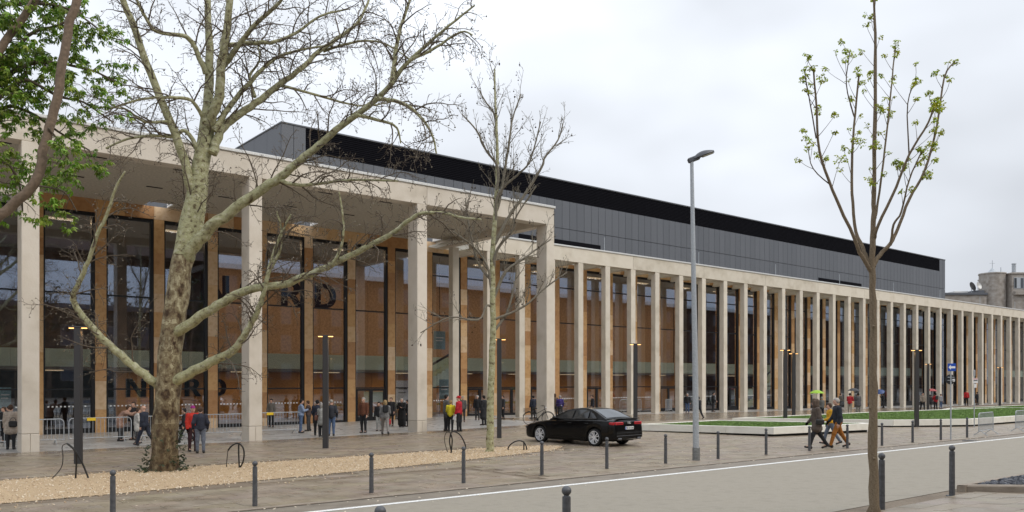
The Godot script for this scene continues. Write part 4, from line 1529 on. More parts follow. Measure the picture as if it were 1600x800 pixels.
	var strip := func(k0: float, z0: float, y0: float, z1: float, y1: float, w0: float, w1: float) -> Geo:
		var r := Geo.new()
		var rr := []
		for a in [0.0, 0.5, 1.0]:
			var row := []
			for q in 9:
				var t := q / 4.0 - 1.0
				var w: float = lerpf(w0, w1, a)
				row.append(Vector3(w * t, lerpf(y0, y1, a) + k0 + 0.022 * (1 - t * t) + 0.012 * sin(PI * a), lerpf(z0, z1, a)))
			rr.append(row)
		r.grid(rr, true)
		return r
	part("windscreen", strip.call(0.016, -0.84, 1.035, 0.02, 1.39, 0.74, 0.56), M["car glass"], car)
	part("rear_window", strip.call(0.014, 1.2, 1.385, 1.92, 1.09, 0.56, 0.70), M["rear glass"], car)
	g = Geo.new()
	g.cbox(Vector3(-0.72, 1.068, 2.25), Vector3(0.72, 1.095, 2.42), 0.012)
	part("boot_lip", g, paint, car)
	# rear lights, plate, badge
	for sx in [-1, 1]:
		g = Geo.new()
		g.cbox(Vector3(minf(sx * 0.34, sx * 0.80), 0.84, 2.36), Vector3(maxf(sx * 0.34, sx * 0.80), 0.955, 2.452), 0.02)
		var tl := part("tail_light", g, M["tail light"], car)
		part("light_corner", cbx(Vector3(minf(sx * 0.79, sx * 0.885), 0.845, 2.08), Vector3(maxf(sx * 0.79, sx * 0.885), 0.95, 2.40), 0.02), M["tail light"], tl)
		part("light_bar", bx(Vector3(minf(sx * 0.40, sx * 0.74), 0.89, 2.4525), Vector3(maxf(sx * 0.40, sx * 0.74), 0.905, 2.456)), M["black louvre"], tl)
		part("headlight", cbx(Vector3(minf(sx * 0.48, sx * 0.82), 0.56, -2.40), Vector3(maxf(sx * 0.48, sx * 0.82), 0.66, -2.2), 0.03), M["rear glass"], car)
		g = Geo.new()
		g.cbox(Vector3(minf(sx * 0.48, sx * 0.7), 0.27, 2.40), Vector3(maxf(sx * 0.48, sx * 0.7), 0.345, 2.50), 0.02)
		part("exhaust_tip", g, M["dull chrome"], car)
	part("boot_panel", cbx(Vector3(-0.33, 0.60, 2.40), Vector3(0.33, 0.80, 2.465), 0.02), M["black louvre"], car)
	part("bumper_strip", cbx(Vector3(-0.78, 0.425, 2.40), Vector3(0.78, 0.437, 2.487), 0.004), M["dull chrome"], car)
	part("rear_bumper", cbx(Vector3(-0.83, 0.30, 2.30), Vector3(0.83, 0.60, 2.482), 0.06), paint, car)
	var plate := part("number_plate", cbx(Vector3(-0.26, 0.665, 2.46), Vector3(0.26, 0.775, 2.475), 0.003), M["plate white"], car)
	part("plate_band", bx(Vector3(-0.255, 0.668, 2.4752), Vector3(-0.21, 0.772, 2.4775)), M["plate blue"], plate)
	var t := TextMesh.new()
	t.text = "WI KU 383"
	var f := SystemFont.new()
	f.font_names = PackedStringArray(["Droid Sans"])
	f.font_weight = 700
	t.font = f
	t.font_size = 32
	t.pixel_size = 0.0028
	t.depth = 0.002
	part("plate_text", t, M["letter"], plate, Transform3D(Basis(), Vector3(0.025, 0.72, 2.477)))
	g = Geo.new()
	for k in 4:
		var ring := []
		for q in 17:
			ring.append(Vector3(-0.075 + k * 0.05 + cos(TAU * q / 16) * 0.034, 0.92 + sin(TAU * q / 16) * 0.034, 2.447))
		g.tube(ring, [0.006], 6, false)
	part("boot_emblem", g, M["chrome"], car)
	part("number_panel", cbx(Vector3(-0.34, 0.82, 2.38), Vector3(0.34, 0.97, 2.438), 0.02), paint, car)
	part("underbody", cbx(Vector3(-0.68, 0.2, -2.2), Vector3(0.68, 0.75, 2.2), 0.05), M["black rubber"], car)
	# wheels
	for z in [-1.455, 1.455]:
		for sx in [-1, 1]:
			var wx := Transform3D(Basis(Vector3.BACK, -sx * PI / 2), Vector3(sx * 0.70, 0.342, z))
			g = Geo.new()
			g.xf = wx
			g.lathe([Vector2(0.245, -0.01), Vector2(0.30, 0.0), Vector2(0.332, 0.02), Vector2(0.342, 0.06), Vector2(0.342, 0.17), Vector2(0.332, 0.205), Vector2(0.30, 0.222), Vector2(0.252, 0.216)], 36)
			var w := part("wheel", g, M["black rubber"], car)
			g = Geo.new()
			g.xf = wx
			g.lathe([Vector2(0.255, 0.216), Vector2(0.245, 0.224), Vector2(0.232, 0.212), Vector2(0.225, 0.10), Vector2(0.0, 0.09)], 36)
			part("rim", g, M["alloy"], w)
			g = Geo.new()
			for k in 5:
				for h in [-1, 1]:
					g.xf = wx * Transform3D(Basis(Vector3.UP, TAU * k / 5 + 0.2), Vector3.ZERO)
					var a0: float = 0.12 * h
					g.bar(Vector3(0.04 * cos(a0), 0.198, 0.09 * sin(a0)), Vector3(0.236 * cos(a0 * 1.9), 0.212, 0.236 * sin(a0 * 1.9)), 0.036, 0.034)
			g.xf = wx
			g.lathe([Vector2(0.065, 0.15), Vector2(0.062, 0.208), Vector2(0.0, 0.212)], 18)
			part("spokes", g, M["alloy"], w)
			g = Geo.new()
			g.xf = wx
			g.lathe([Vector2(0.215, 0.105), Vector2(0.215, 0.118), Vector2(0.0, 0.118)], 24)
			part("brake_disc", g, M["black louvre"], w)

# ------------------------------------------------------------------ bicycles
func build_bicycle(label: String, at: Vector3, turn: float) -> void:
	var o := thing("bicycle", label, "bicycle", at, turn, "parked bicycles")
	for x in [-0.54, 0.54]:
		var g := Geo.new()
		var ring := []
		for q in 33:
			ring.append(Vector3(x + cos(TAU * q / 32) * 0.345, 0.36 + sin(TAU * q / 32) * 0.345, 0))
		g.tube(ring, [0.017], 6, false)
		var w := part("wheel", g, M["black rubber"], o)
		g = Geo.new()
		for q in 16:
			var a := TAU * q / 16
			g.tube([Vector3(x, 0.36, 0.02 if q % 2 else -0.02), Vector3(x + cos(a) * 0.335, 0.36 + sin(a) * 0.335, 0)], [0.0025], 4, false)
		g.ball(Vector3(x, 0.36, 0), 0.035, 8)
		part("spokes", g, M["galvanised"], w)
		g = Geo.new()
		var fen := []
		for q in 12:
			var a := deg_to_rad(20 + q * 12.7)
			fen.append(Vector3(x + cos(a) * 0.385, 0.36 + sin(a) * 0.385, 0))
		g.tube(fen, [0.02], 6)
		part("mudguard", g, M["black steel"], o)
	var g := Geo.new()
	g.tube([Vector3(-0.54, 0.36, 0.05), Vector3(-0.08, 0.3, 0.02)], [0.014], 6)
	g.tube([Vector3(-0.08, 0.3, 0), Vector3(-0.2, 0.86, 0)], [0.018], 8)
	g.tube([Vector3(-0.08, 0.3, 0), Vector3(0.34, 0.78, 0)], [0.02], 8)
	g.tube([Vector3(-0.15, 0.62, 0), Vector3(0.36, 0.88, 0)], [0.018], 8)
	g.tube([Vector3(-0.54, 0.36, 0.05), Vector3(-0.16, 0.66, 0)], [0.012], 6)
	g.tube([Vector3(0.54, 0.36, 0.05), Vector3(0.4, 0.72, 0.03), Vector3(0.35, 0.92, 0), Vector3(0.33, 1.02, 0)], [0.017], 8)
	part("frame", g, M["black steel"], o)
	g = Geo.new()
	g.tube(smooth([Vector3(0.16, 1.06, 0.28), Vector3(0.3, 1.08, 0.2), Vector3(0.34, 1.04, 0.0), Vector3(0.3, 1.08, -0.2), Vector3(0.16, 1.06, -0.28)], 4), [0.013], 6)
	part("handlebar", g, M["black steel"], o)
	g = Geo.new()
	g.cbox(Vector3(-0.36, 0.90, -0.09), Vector3(-0.08, 0.96, 0.09), 0.03)
	part("saddle", g, M["black rubber"], o)
	g = Geo.new()
	g.tube([Vector3(-0.08, 0.3, 0.09), Vector3(-0.08, 0.3, -0.09)], [0.075], 14)
	g.bar(Vector3(-0.08, 0.3, 0.11), Vector3(-0.02, 0.15, 0.11), 0.03, 0.03)
	g.bar(Vector3(-0.08, 0.3, -0.11), Vector3(-0.14, 0.45, -0.11), 0.03, 0.03)
	part("crank", g, M["black steel"], o)
	g = Geo.new()
	for k in 5:
		g.bar(Vector3(-0.86, 0.72 + k * 0.05, -0.14), Vector3(-0.52, 0.72 + k * 0.05, -0.14), 0.008, 0.012)
		g.bar(Vector3(-0.86, 0.72 + k * 0.05, 0.14), Vector3(-0.52, 0.72 + k * 0.05, 0.14), 0.008, 0.012)
		g.bar(Vector3(-0.86, 0.72 + k * 0.05, -0.14), Vector3(-0.86, 0.72 + k * 0.05, 0.14), 0.008, 0.012)
		g.bar(Vector3(-0.52, 0.72 + k * 0.05, -0.14), Vector3(-0.52, 0.72 + k * 0.05, 0.14), 0.008, 0.012)
	g.box(Vector3(-0.86, 0.715, -0.14), Vector3(-0.52, 0.725, 0.14))
	part("basket", g, M["black steel"], o)
	g = Geo.new()
	g.ball(Vector3(0.42, 0.95, 0), 0.045, 10)
	part("headlamp", g, M["chrome"], o)

# ------------------------------------------------------------------ trees (limb tables: centimetres to the right, up and towards the street from the trunk's foot)
func limb_path(l: Dictionary) -> Array:
	var raw := []
	for p in l.p:
		raw.append(Vector3(p[0], p[1], p[2]) * 0.01)
	var pts := smooth(raw, 4)
	var rad := []
	var m := pts.size()
	for k in m:
		var t := float(k) / (m - 1)
		rad.append(lerpf(l.r[0], l.r[1], pow(t, 0.8)) * 0.01)
	for k in m:
		if l.r[1] < 12:
			pts[k] += Vector3(rng.randf_range(-1, 1), rng.randf_range(-1, 1), rng.randf_range(-1, 1)) * rad[k] * 0.22
	return [pts, rad]

func twig(g: Geo, p: Vector3, dirn: Vector3, len: float, r: float, cfg: Dictionary, level: int, tips: Array) -> void:
	var lv: Dictionary = cfg.levels[level]
	var n: int = lv.seg
	var pts := [p]
	var rad := [r]
	var d := dirn
	for k in n:
		d = (d + Vector3(rng.randf_range(-1, 1), rng.randf_range(-1, 1), rng.randf_range(-1, 1)) * lv.wander + Vector3.UP * lv.up * (k + 1) / n).normalized()
		p += d * len / n
		pts.append(p)
		rad.append(maxf(cfg.rmin, r * (1.0 - 0.75 * (k + 1) / n)))
	g.tube(pts, rad, lv.sides, false)
	if level + 1 < cfg.levels.size():
		shoots(g, pts, rad, cfg, level + 1, tips, 0.12)
	else:
		tips.append([p, d])

func shoots(g: Geo, pts: Array, rad: Array, cfg: Dictionary, level: int, tips: Array, from: float) -> void:
	var lv: Dictionary = cfg.levels[level]
	var total := 0.0
	for k in pts.size() - 1:
		total += pts[k].distance_to(pts[k + 1])
	var next: float = total * from + rng.randf() * lv.every
	var run := 0.0
	for k in pts.size() - 1:
		var a: Vector3 = pts[k]
		var b: Vector3 = pts[k + 1]
		var l := a.distance_to(b)
		while next < run + l:
			var t := (next - run) / maxf(l, 1e-6)
			var along := (b - a).normalized()
			var side := along.cross(Vector3(rng.randf_range(-1, 1), rng.randf_range(-1, 1), rng.randf_range(-1, 1))).normalized()
			var dirn: Vector3 = (along * lv.along + side * lv.side + Vector3.UP * lv.lift).normalized()
			var r: float = minf(lerpf(rad[k], rad[k + 1], t) * 0.6, lv.rmax)
			var frac := next / total
			twig(g, a.lerp(b, t), dirn, rng.randf_range(lv.len[0], lv.len[1]) * (1.0 - 0.45 * frac), r, cfg, level, tips)
			next += lv.every * rng.randf_range(0.6, 1.5)
		run += l

func leaf_mesh(m: Material, leaflets: int, size: float, wide: float, droop: float, sides := 0.0) -> ArrayMesh:
	var g := Geo.new()
	g.tinted = true
	for k in leaflets:
		var a := (float(k) / maxf(1, leaflets - 1) - 0.5) * 3.9 if leaflets > 1 else 0.0
		var t := rng.randf_range(0.75, 1.2)
		g.tint = Color(t, t * rng.randf_range(0.92, 1.06), t * 0.9)
		var l := size * (1.0 - 0.28 * absf(a) / 2)
		g.xf = Transform3D(Basis(Vector3.UP, a), Vector3.ZERO)
		var dn := Vector3(0, -droop, 0)
		var b0 := Vector3.ZERO
		var m1 := Vector3(0, -droop * 0.25 + 0.02 * size, -l * 0.55)
		var tip := Vector3(0, 0, -l) + dn
		var e1 := Vector3(wide * 0.5, -droop * 0.42, -l * 0.6)
		var e2 := Vector3(-wide * 0.5, -droop * 0.42, -l * 0.6)
		g.tri(b0, e1, m1)
		g.tri(m1, e1, tip)
		g.tri(b0, m1, e2)
		g.tri(m1, tip, e2)
	return g.mesh(m)

func scatter(called: String, mesh: Mesh, xfs: Array, parent: Node3D, tint := []) -> void:
	var mm := MultiMesh.new()
	mm.transform_format = MultiMesh.TRANSFORM_3D
	mm.use_colors = not tint.is_empty()
	mm.mesh = mesh
	mm.instance_count = xfs.size()
	for k in xfs.size():
		mm.set_instance_transform(k, xfs[k])
		if mm.use_colors:
			mm.set_instance_color(k, tint[k])
	var o := MultiMeshInstance3D.new()
	o.multimesh = mm
	o.name = numbered(parent, called)
	parent.add_child(o, true)
	o.set_meta("kind", "stuff")

func rand_basis(s: float) -> Basis:
	return Basis.from_euler(Vector3(rng.randf_range(-0.9, 0.9), rng.randf() * TAU, rng.randf_range(-0.9, 0.9))).scaled(Vector3.ONE * s)

func build_trees() -> void:
	# the big plane tree
	var o := thing("plane_tree", "huge old plane tree with mottled trunk and sprawling bare limbs", "tree", on(7.55, 25.61), -deg_to_rad(YAW))
	var tr := Geo.new()
	var cr := Geo.new()
	var lb := Geo.new()
	var tips := []
	var cfg := {"rmin": 0.0054, "levels": [
		{"every": 0.25, "len": [0.8, 2.3], "seg": 7, "wander": 0.30, "up": -0.12, "sides": 5, "along": 0.75, "side": 0.85, "lift": 0.18, "rmax": 0.026},
		{"every": 0.145, "len": [0.3, 0.8], "seg": 4, "wander": 0.34, "up": -0.10, "sides": 4, "along": 0.6, "side": 0.9, "lift": 0.05, "rmax": 0.009},
		{"every": 0.115, "len": [0.10, 0.26], "seg": 2, "wander": 0.4, "up": 0.05, "sides": 3, "along": 0.6, "side": 0.9, "lift": 0.1, "rmax": 0.005}]}
	for k in BIG_PLANE.size():
		var l: Dictionary = BIG_PLANE[k]
		var pr := limb_path(l)
		if k == 0:
			for q in pr[0].size():
				var y: float = pr[0][q].y
				if y < 1.0:
					pr[1][q] *= 1.0 + 0.08 * pow(1.0 - clampf(y, 0, 1), 2)
			tr.tinted = true
			tr.tube(pr[0], pr[1], 26)
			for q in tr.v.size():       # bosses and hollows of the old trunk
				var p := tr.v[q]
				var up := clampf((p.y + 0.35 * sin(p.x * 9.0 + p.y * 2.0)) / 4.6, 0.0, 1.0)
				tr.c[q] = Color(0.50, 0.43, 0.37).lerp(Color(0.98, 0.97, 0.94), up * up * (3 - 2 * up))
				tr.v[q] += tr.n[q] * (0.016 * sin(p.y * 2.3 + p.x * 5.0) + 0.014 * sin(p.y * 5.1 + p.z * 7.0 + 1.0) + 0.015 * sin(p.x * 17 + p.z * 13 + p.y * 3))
			continue
		lb.tube(pr[0], pr[1], 14 if l.r[0] > 18 else 8)
		shoots(cr, pr[0], pr[1], cfg, 0, tips, 0.22 if l.r[0] > 15 else 0.1)
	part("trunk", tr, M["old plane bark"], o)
	part("limbs", lb, M["plane bark"], o)
	part("crown", cr, M["twig bark"], o)
	var sg := Geo.new()
	for k in 420:
		var t: Array = tips[rng.randi() % tips.size()]
		var p: Vector3 = t[0]
		var q := p + Vector3(0, -rng.randf_range(0.05, 0.13), 0)
		sg.tube([p, q], [0.0025], 3, false)
		sg.ball(q, rng.randf_range(0.012, 0.018), 6)
	part("seed_balls", sg, M["seed ball"], o).set_meta("kind", "stuff")
	sg = Geo.new()
	for k in 7000:       # swelling buds at the twig ends
		var t: Array = tips[rng.randi() % tips.size()]
		sg.xf = Transform3D(rand_basis(rng.randf_range(0.014, 0.03)), t[0])
		sg.box(Vector3(-0.4, -0.4, -0.7), Vector3(0.4, 0.4, 0.7))
	part("buds", sg, M["pale twig bark"], o).set_meta("kind", "stuff")
	var leaf := leaf_mesh(M["ivy leaf"], 3, 0.075, 0.06, 0.02)
	var xs := []
	for k in 260:
		var a := rng.randf() * TAU
		var h := pow(rng.randf(), 2.4) * 1.15
		var side := absf(cos(a))
		if rng.randf() > side * 1.1:
			continue
		var r := 0.47 - 0.05 * h + rng.randf_range(0, 0.14) + (0.35 * pow(rng.randf(), 2) if h < 0.15 else 0.0)
		xs.append(Transform3D(rand_basis(rng.randf_range(0.7, 1.5)), Vector3(cos(a) * r, 0.03 + h, sin(a) * r)))
	scatter("ivy", leaf, xs, o)
	# the slender plane tree
	o = thing("plane_tree", "slender young plane tree with pale flaking trunk and upright bare crown", "tree", on(18.85, 24.52), -deg_to_rad(YAW))
	tr = Geo.new()
	cr = Geo.new()
	tips = []
	cfg = {"rmin": 0.0058, "levels": [
		{"every": 0.29, "len": [0.7, 1.9], "seg": 6, "wander": 0.17, "up": 0.16, "sides": 4, "along": 0.85, "side": 0.6, "lift": 0.3, "rmax": 0.018},
		{"every": 0.18, "len": [0.25, 0.75], "seg": 4, "wander": 0.2, "up": 0.12, "sides": 3, "along": 0.7, "side": 0.7, "lift": 0.2, "rmax": 0.009},
		{"every": 0.16, "len": [0.08, 0.22], "seg": 2, "wander": 0.3, "up": 0.1, "sides": 3, "along": 0.6, "side": 0.8, "lift": 0.2, "rmax": 0.005}]}
	for k in SMALL_PLANE.size():
		var l: Dictionary = SMALL_PLANE[k]
		var pr := limb_path(l)
		(tr if k == 0 else cr).tube(pr[0], pr[1], 14 if k == 0 else 7)
		shoots(cr, pr[0], pr[1], cfg, 0, tips, 0.62 if k == 0 else 0.2)
	part("trunk", tr, M["plane bark"], o)
	part("crown", cr, M["pale twig bark"], o)
	sg = Geo.new()
	for k in 230:
		var t: Array = tips[rng.randi() % tips.size()]
		var p: Vector3 = t[0]
		var q := p + Vector3(0, -rng.randf_range(0.08, 0.16), 0)
		sg.tube([p, q], [0.0025], 3, false)
		sg.ball(q, rng.randf_range(0.022, 0.034), 6)
	part("seed_balls", sg, M["seed ball"], o).set_meta("kind", "stuff")
	# the young maple at the near kerb
	o = thing("maple_tree", "thin young maple with a straight grey-brown trunk and sprays of fresh yellow-green leaves", "tree", on(12.87, 6.68), -deg_to_rad(YAW))
	tr = Geo.new()
	cr = Geo.new()
	tips = []
	cfg = {"rmin": 0.0035, "levels": [
		{"every": 0.135, "len": [0.16, 0.65], "seg": 4, "wander": 0.14, "up": 0.2, "sides": 4, "along": 0.7, "side": 0.7, "lift": 0.2, "rmax": 0.006}]}
	for k in YOUNG_MAPLE.size():
		var l: Dictionary = YOUNG_MAPLE[k]
		var pr := limb_path(l)
		if k == 0:
			for q in pr[1].size():
				pr[1][q] *= 1.0 + 0.08 * sin(q * 2.1) + (0.35 if q < 2 else 0.0)
		(tr if k < 7 else cr).tube(pr[0], pr[1], 14 if k == 0 else 8)
		shoots(cr, pr[0], pr[1], cfg, 0, tips, 0.55 if k == 0 else 0.42)
		tips.append([pr[0][-1], Vector3.UP])
	for y in [0.9, 1.7, 2.05, 2.6, 3.0, 3.35]:       # pruning scars
		var a: float = y * 9.0
		tr.ball(Vector3(cos(a) * 0.07, y, sin(a) * 0.07), 0.022, 8)
	part("trunk", tr, M["young bark"], o)
	part("crown", cr, M["twig bark"], o)
	leaf = leaf_mesh(M["maple leaf"], 3, 0.047, 0.034, 0.026)
	xs = []
	var tc := []
	for t in tips:
		var n := rng.randi_range(4, 13)
		if rng.randf() < 0.16:
			n *= 3
		for q in n:
			var s := rng.randf_range(0.45, 1.15)
			var p: Vector3 = t[0] + Vector3(rng.randf_range(-1, 1), rng.randf_range(-0.8, 0.8), rng.randf_range(-1, 1)) * (0.045 if n < 18 else 0.08)
			xs.append(Transform3D(rand_basis(s), p))
			var b := rng.randf_range(0.55, 1.3)
			tc.append(Color(b * rng.randf_range(0.8, 1.15), b, b * 0.8))
	scatter("leaves", leaf, xs, o, tc)
	# the chestnut at the left edge
	var C0 := on(0.0, 13.2)
	var Z := 12.5
	var X := (-150.0 - 800.0) / 1300.0 * Z
	var ca := cos(deg_to_rad(YAW))
	var sa := sin(deg_to_rad(YAW))
	C0 = on(X * ca + Z * sa, -X * sa + Z * ca)
	C0.y = 2.6 - (800.0 - 598.0) / 1300.0 * Z
	o = thing("chestnut_tree", "chestnut with brown limbs and drooping fresh green leaves at the photo's left edge", "tree", C0, -deg_to_rad(YAW))
	tr = Geo.new()
	cr = Geo.new()
	tips = []
	cfg = {"rmin": 0.003, "levels": [
		{"every": 0.10, "len": [0.25, 0.85], "seg": 5, "wander": 0.3, "up": -0.05, "sides": 4, "along": 0.6, "side": 0.8, "lift": 0.15, "rmax": 0.011},
		{"every": 0.085, "len": [0.1, 0.3], "seg": 3, "wander": 0.3, "up": 0.05, "sides": 3, "along": 0.6, "side": 0.8, "lift": 0.15, "rmax": 0.006}]}
	for k in CHESTNUT.size():
		var l: Dictionary = CHESTNUT[k]
		var pr := limb_path(l)
		(tr if k < 2 else cr).tube(pr[0], pr[1], 14 if k < 2 else 7)
		if k == 0:
			continue
		shoots(cr, pr[0], pr[1], cfg, 0, tips, 0.3 if k == 1 else 0.15)
	var root := Geo.new()
	root.tube([Vector3(0, -1.6, 0), Vector3(0, 0.1, 0)], [0.42, 0.29], 14)
	tr.add(root, Transform3D())
	part("trunk", tr, M["brown bark"], o)
	part("crown", cr, M["twig bark"], o)
	leaf = leaf_mesh(M["chestnut leaf"], 5, 0.075, 0.034, 0.075)
	xs = []
	tc = []
	for t in tips:
		if t[0].y < 3.2:
			continue
		for q in rng.randi_range(3, 6):
			var p: Vector3 = t[0] + Vector3(rng.randf_range(-1, 1), rng.randf_range(-1, 0.4), rng.randf_range(-1, 1)) * 0.09
			xs.append(Transform3D(rand_basis(rng.randf_range(0.6, 1.2)), p))
			var b := rng.randf_range(0.5, 1.35)
			tc.append(Color(b * rng.randf_range(0.85, 1.3), b, b * 0.85))
	scatter("leaves", leaf, xs, o, tc)

# ------------------------------------------------------------------ what stands around: the street behind the photographer (seen in the glass) and the houses beyond the hall
func build_around() -> void:
	var o := thing("brick_building", "long red brick building across the street, mirrored in the hall's glass", "building", Vector3(82, 0.8, 30))
	part("wall", span(-42, 180, -1.5, 17.6, 0, 11), M["brick"], o)
	part("cornice", span(-42.4, 180.4, 17.602, 18.3, -0.4, 11.4), M["white paint"], o)
	var rf := Geo.new()
	rf.xf = Transform3D(Basis(Vector3.UP, PI / 2), Vector3(-42, 0, 0))
	rf.prism([Vector2(-0.2, 18.302), Vector2(11.2, 18.302), Vector2(5.5, 21.5)], 222.0)
	rf.xf = Transform3D()
	part("roof", rf, M["brick"], o)
	for f in 4:
		for k in 36:
			var s := -39.4 + k * 4.0
			var w := part("window", cbx(Vector3(s - 0.85, 2.2 + f * 4.0, -11.09), Vector3(s + 0.85, 4.7 + f * 4.0, -11.002), 0.01), M["brown bark"], o)
			for q in 2:
				part("pane", bx(Vector3(s - 0.75 + q * 0.79, 2.3 + f * 4.0, -11.1), Vector3(s - 0.04 + q * 0.79, 4.6 + f * 4.0, -11.092)), M["grey panel"], w)
	o = thing("grey_building", "long low grey building across the street, mirrored in the hall's left windows", "building", Vector3(2, 0.8, 20))
	part("wall", span(-46, 35, -1.5, 10.2, 0, 10), M["dark render"], o)
	part("roof", span(-46.4, 35.4, 10.202, 10.8, -0.4, 10.4), M["grey panel"], o)
	for f in 2:
		for k in 19:
			var s := -43.0 + k * 4.1
			var w := part("window", span(s - 0.8, s + 0.8, 2.0 + f * 4.0, 4.4 + f * 4.0, 10.002, 10.09), M["grey concrete"], o)
			part("pane", span(s - 0.7, s + 0.7, 2.1 + f * 4.0, 4.3 + f * 4.0, 10.092, 10.1), M["grey panel"], w)
	# concrete building with a round stair tower, far right
	o = thing("concrete_building", "weathered concrete building with a round tower, seen beyond the hall's right end", "building", Vector3(183.3, 0, -70), -deg_to_rad(YAW))
	var cm: Material = M["grey concrete"]
	var g := Geo.new()
	g.hard_lathe([Vector2(2.45, 0), Vector2(2.45, 24.6)], 40)
	g.lathe([Vector2(2.45, 24.6), Vector2(2.55, 24.62), Vector2(2.55, 24.9), Vector2(2.4, 24.92)], 40)
	g.hard_lathe([Vector2(2.4, 24.92), Vector2(0, 24.92)], 40)
	part("round_tower", g, cm, o)
	g = Geo.new()
	g.hard_lathe([Vector2(1.1, 24.93), Vector2(0.1, 26.0)], 20)
	g.tube([Vector3(0, 25.9, 0), Vector3(0, 27.6, 0)], [0.05], 6)
	g.tube([Vector3(-0.55, 27.0, 0), Vector3(0.55, 27.0, 0)], [0.04], 6)
	part("tower_lantern", g, M["galvanised"], o)
	var mb := part("block", span(2.2, 30, 0, 24.4, -3, 9, 0.05), cm, o)
	part("block_ledge", span(2.1, 30.1, 24.402, 24.75, -3.2, 9.2, 0.05), cm, mb)
	for k in 4:
		var w := part("window", span(2.6 + k * 3.6, 5.0 + k * 3.6, 21.5, 23.7, -3.09, -3.003), M["galvanised"], o)
		part("pane", span(2.65 + k * 3.6, 3.1 + k * 3.6, 21.6, 23.6, -3.12, -3.095), M["car glass"], w)
		part("pane", span(3.9 + k * 3.6, 4.5 + k * 3.6, 21.6, 23.6, -3.12, -3.095), M["rear glass"], w)
	part("pilaster", span(5.3, 5.6, 14, 24.2, -3.4, -3.003, 0.03), cm, o)
	part("balcony", span(2.5, 5.2, 20.2, 20.95, -3.7, -3.003, 0.04), cm, o)
	for c in 1:
		g = Geo.new()
		g.hard_lathe([Vector2(0.38, 24.75), Vector2(0.38, 26.6), Vector2(0.44, 26.6), Vector2(0.44, 26.8), Vector2(0, 26.8)], 16)
		for q in 3:
			g.hard_lathe([Vector2(0.39, 25.2 + q * 0.5), Vector2(0.42, 25.24 + q * 0.5), Vector2(0.39, 25.28 + q * 0.5)], 16)
		g.xf = Transform3D()
		for q in g.v.size():
			g.v[q] += Vector3(3.8, 0, 1.0)
		part("chimney", g, M["galvanised"], o)
	g = Geo.new()
	g.tube([Vector3(1.5, 24.9, 0.4), Vector3(1.5, 26.1, 0.4)], [0.07], 6)
	part("vent_pipe", g, M["galvanised"], o)
	part("low_wing", span(-16, -2.3, 0, 20.3, -2, 8, 0.05), cm, o)
	part("low_roof", span(-16.2, -2.2, 20.302, 20.75, -2.3, 8.3, 0.03), M["grey panel"], o)
	part("roof_unit", span(-8.6, -5.8, 20.752, 21.15, -1.5, 2, 0.05), M["coping metal"], o)
	part("roof_edge", span(-4.6, -2.5, 20.752, 21.3, -1.6, 2, 0.05), M["grey panel"], o)
	# dishes on the low wing
	for q in 2:
		var d := thing("satellite_dish", ["dark satellite dish on the low roof left of the round tower", "pale satellite dish half hidden on the low roof beside the round tower"][q], "satellite dish", o.transform * Vector3(-5.1 + q * 1.3, 20.752 if q == 0 else 21.302, 1.55), -deg_to_rad(YAW), "satellite dishes on the low roof")
		g = Geo.new()
		g.xf = Transform3D(Basis.from_euler(Vector3(1.25, 0.5, 0)), Vector3(0, 1.25 - q * 0.4, 0))
		var r := 0.95 - 0.2 * q
		g.lathe([Vector2(0.02, 0.0), Vector2(r * 0.5, 0.07), Vector2(r, 0.28)], 24)
		part("dish", g, M["sign back" if q == 0 else "coping metal"], d)
		g = Geo.new()
		g.tube([Vector3(0, 0, 0), Vector3(0, 1.25 - q * 0.4, 0)], [0.06], 8)
		part("mast", g, M["galvanised"], d)
	var leaf := leaf_mesh(M["ivy leaf"], 3, 0.075, 0.06, 0.02)
	var xs := []
	# a tree across the street, mirrored in the left windows
	for k in 6:
		o = thing("street_tree", ORD[k] + " leafy street tree behind the photographer, mirrored in the hall's left windows", "tree", on(-4.0 + k * 7.5, [-12, -9, -11, -10, -12, -8][k]))
		var tr := Geo.new()
		var cr := Geo.new()
		var tips := []
		var path := [[Vector3(0, -0.2, 0), Vector3(0.1, 3, 0), Vector3(0.0, 6, 0.2), Vector3(0.3, 9.5, 0), Vector3(0.2, 11.5 + (k * 7 % 3), 0)], [0.3, 0.24, 0.18, 0.12, 0.05]]
		tr.tube(path[0], path[1], 10)
		var cfg := {"rmin": 0.015, "levels": [
			{"every": 0.5, "len": [2.5, 4.5], "seg": 6, "wander": 0.18, "up": 0.14, "sides": 5, "along": 0.6, "side": 0.8, "lift": 0.2, "rmax": 0.08},
			{"every": 0.45, "len": [0.8, 1.8], "seg": 4, "wander": 0.25, "up": 0.1, "sides": 3, "along": 0.6, "side": 0.8, "lift": 0.1, "rmax": 0.03}]}
		shoots(cr, path[0], path[1], cfg, 0, tips, 0.25)
		part("trunk", tr, M["brown bark"], o)
		part("crown", cr, M["twig bark"], o)
		xs = []
		for t in tips:
			for q in 3:
				xs.append(Transform3D(rand_basis(rng.randf_range(2.5, 4.5)), t[0] + Vector3(rng.randf_range(-1, 1), rng.randf_range(-1, 1), rng.randf_range(-1, 1)) * 0.3))
		scatter("leaves", leaf, xs, o)

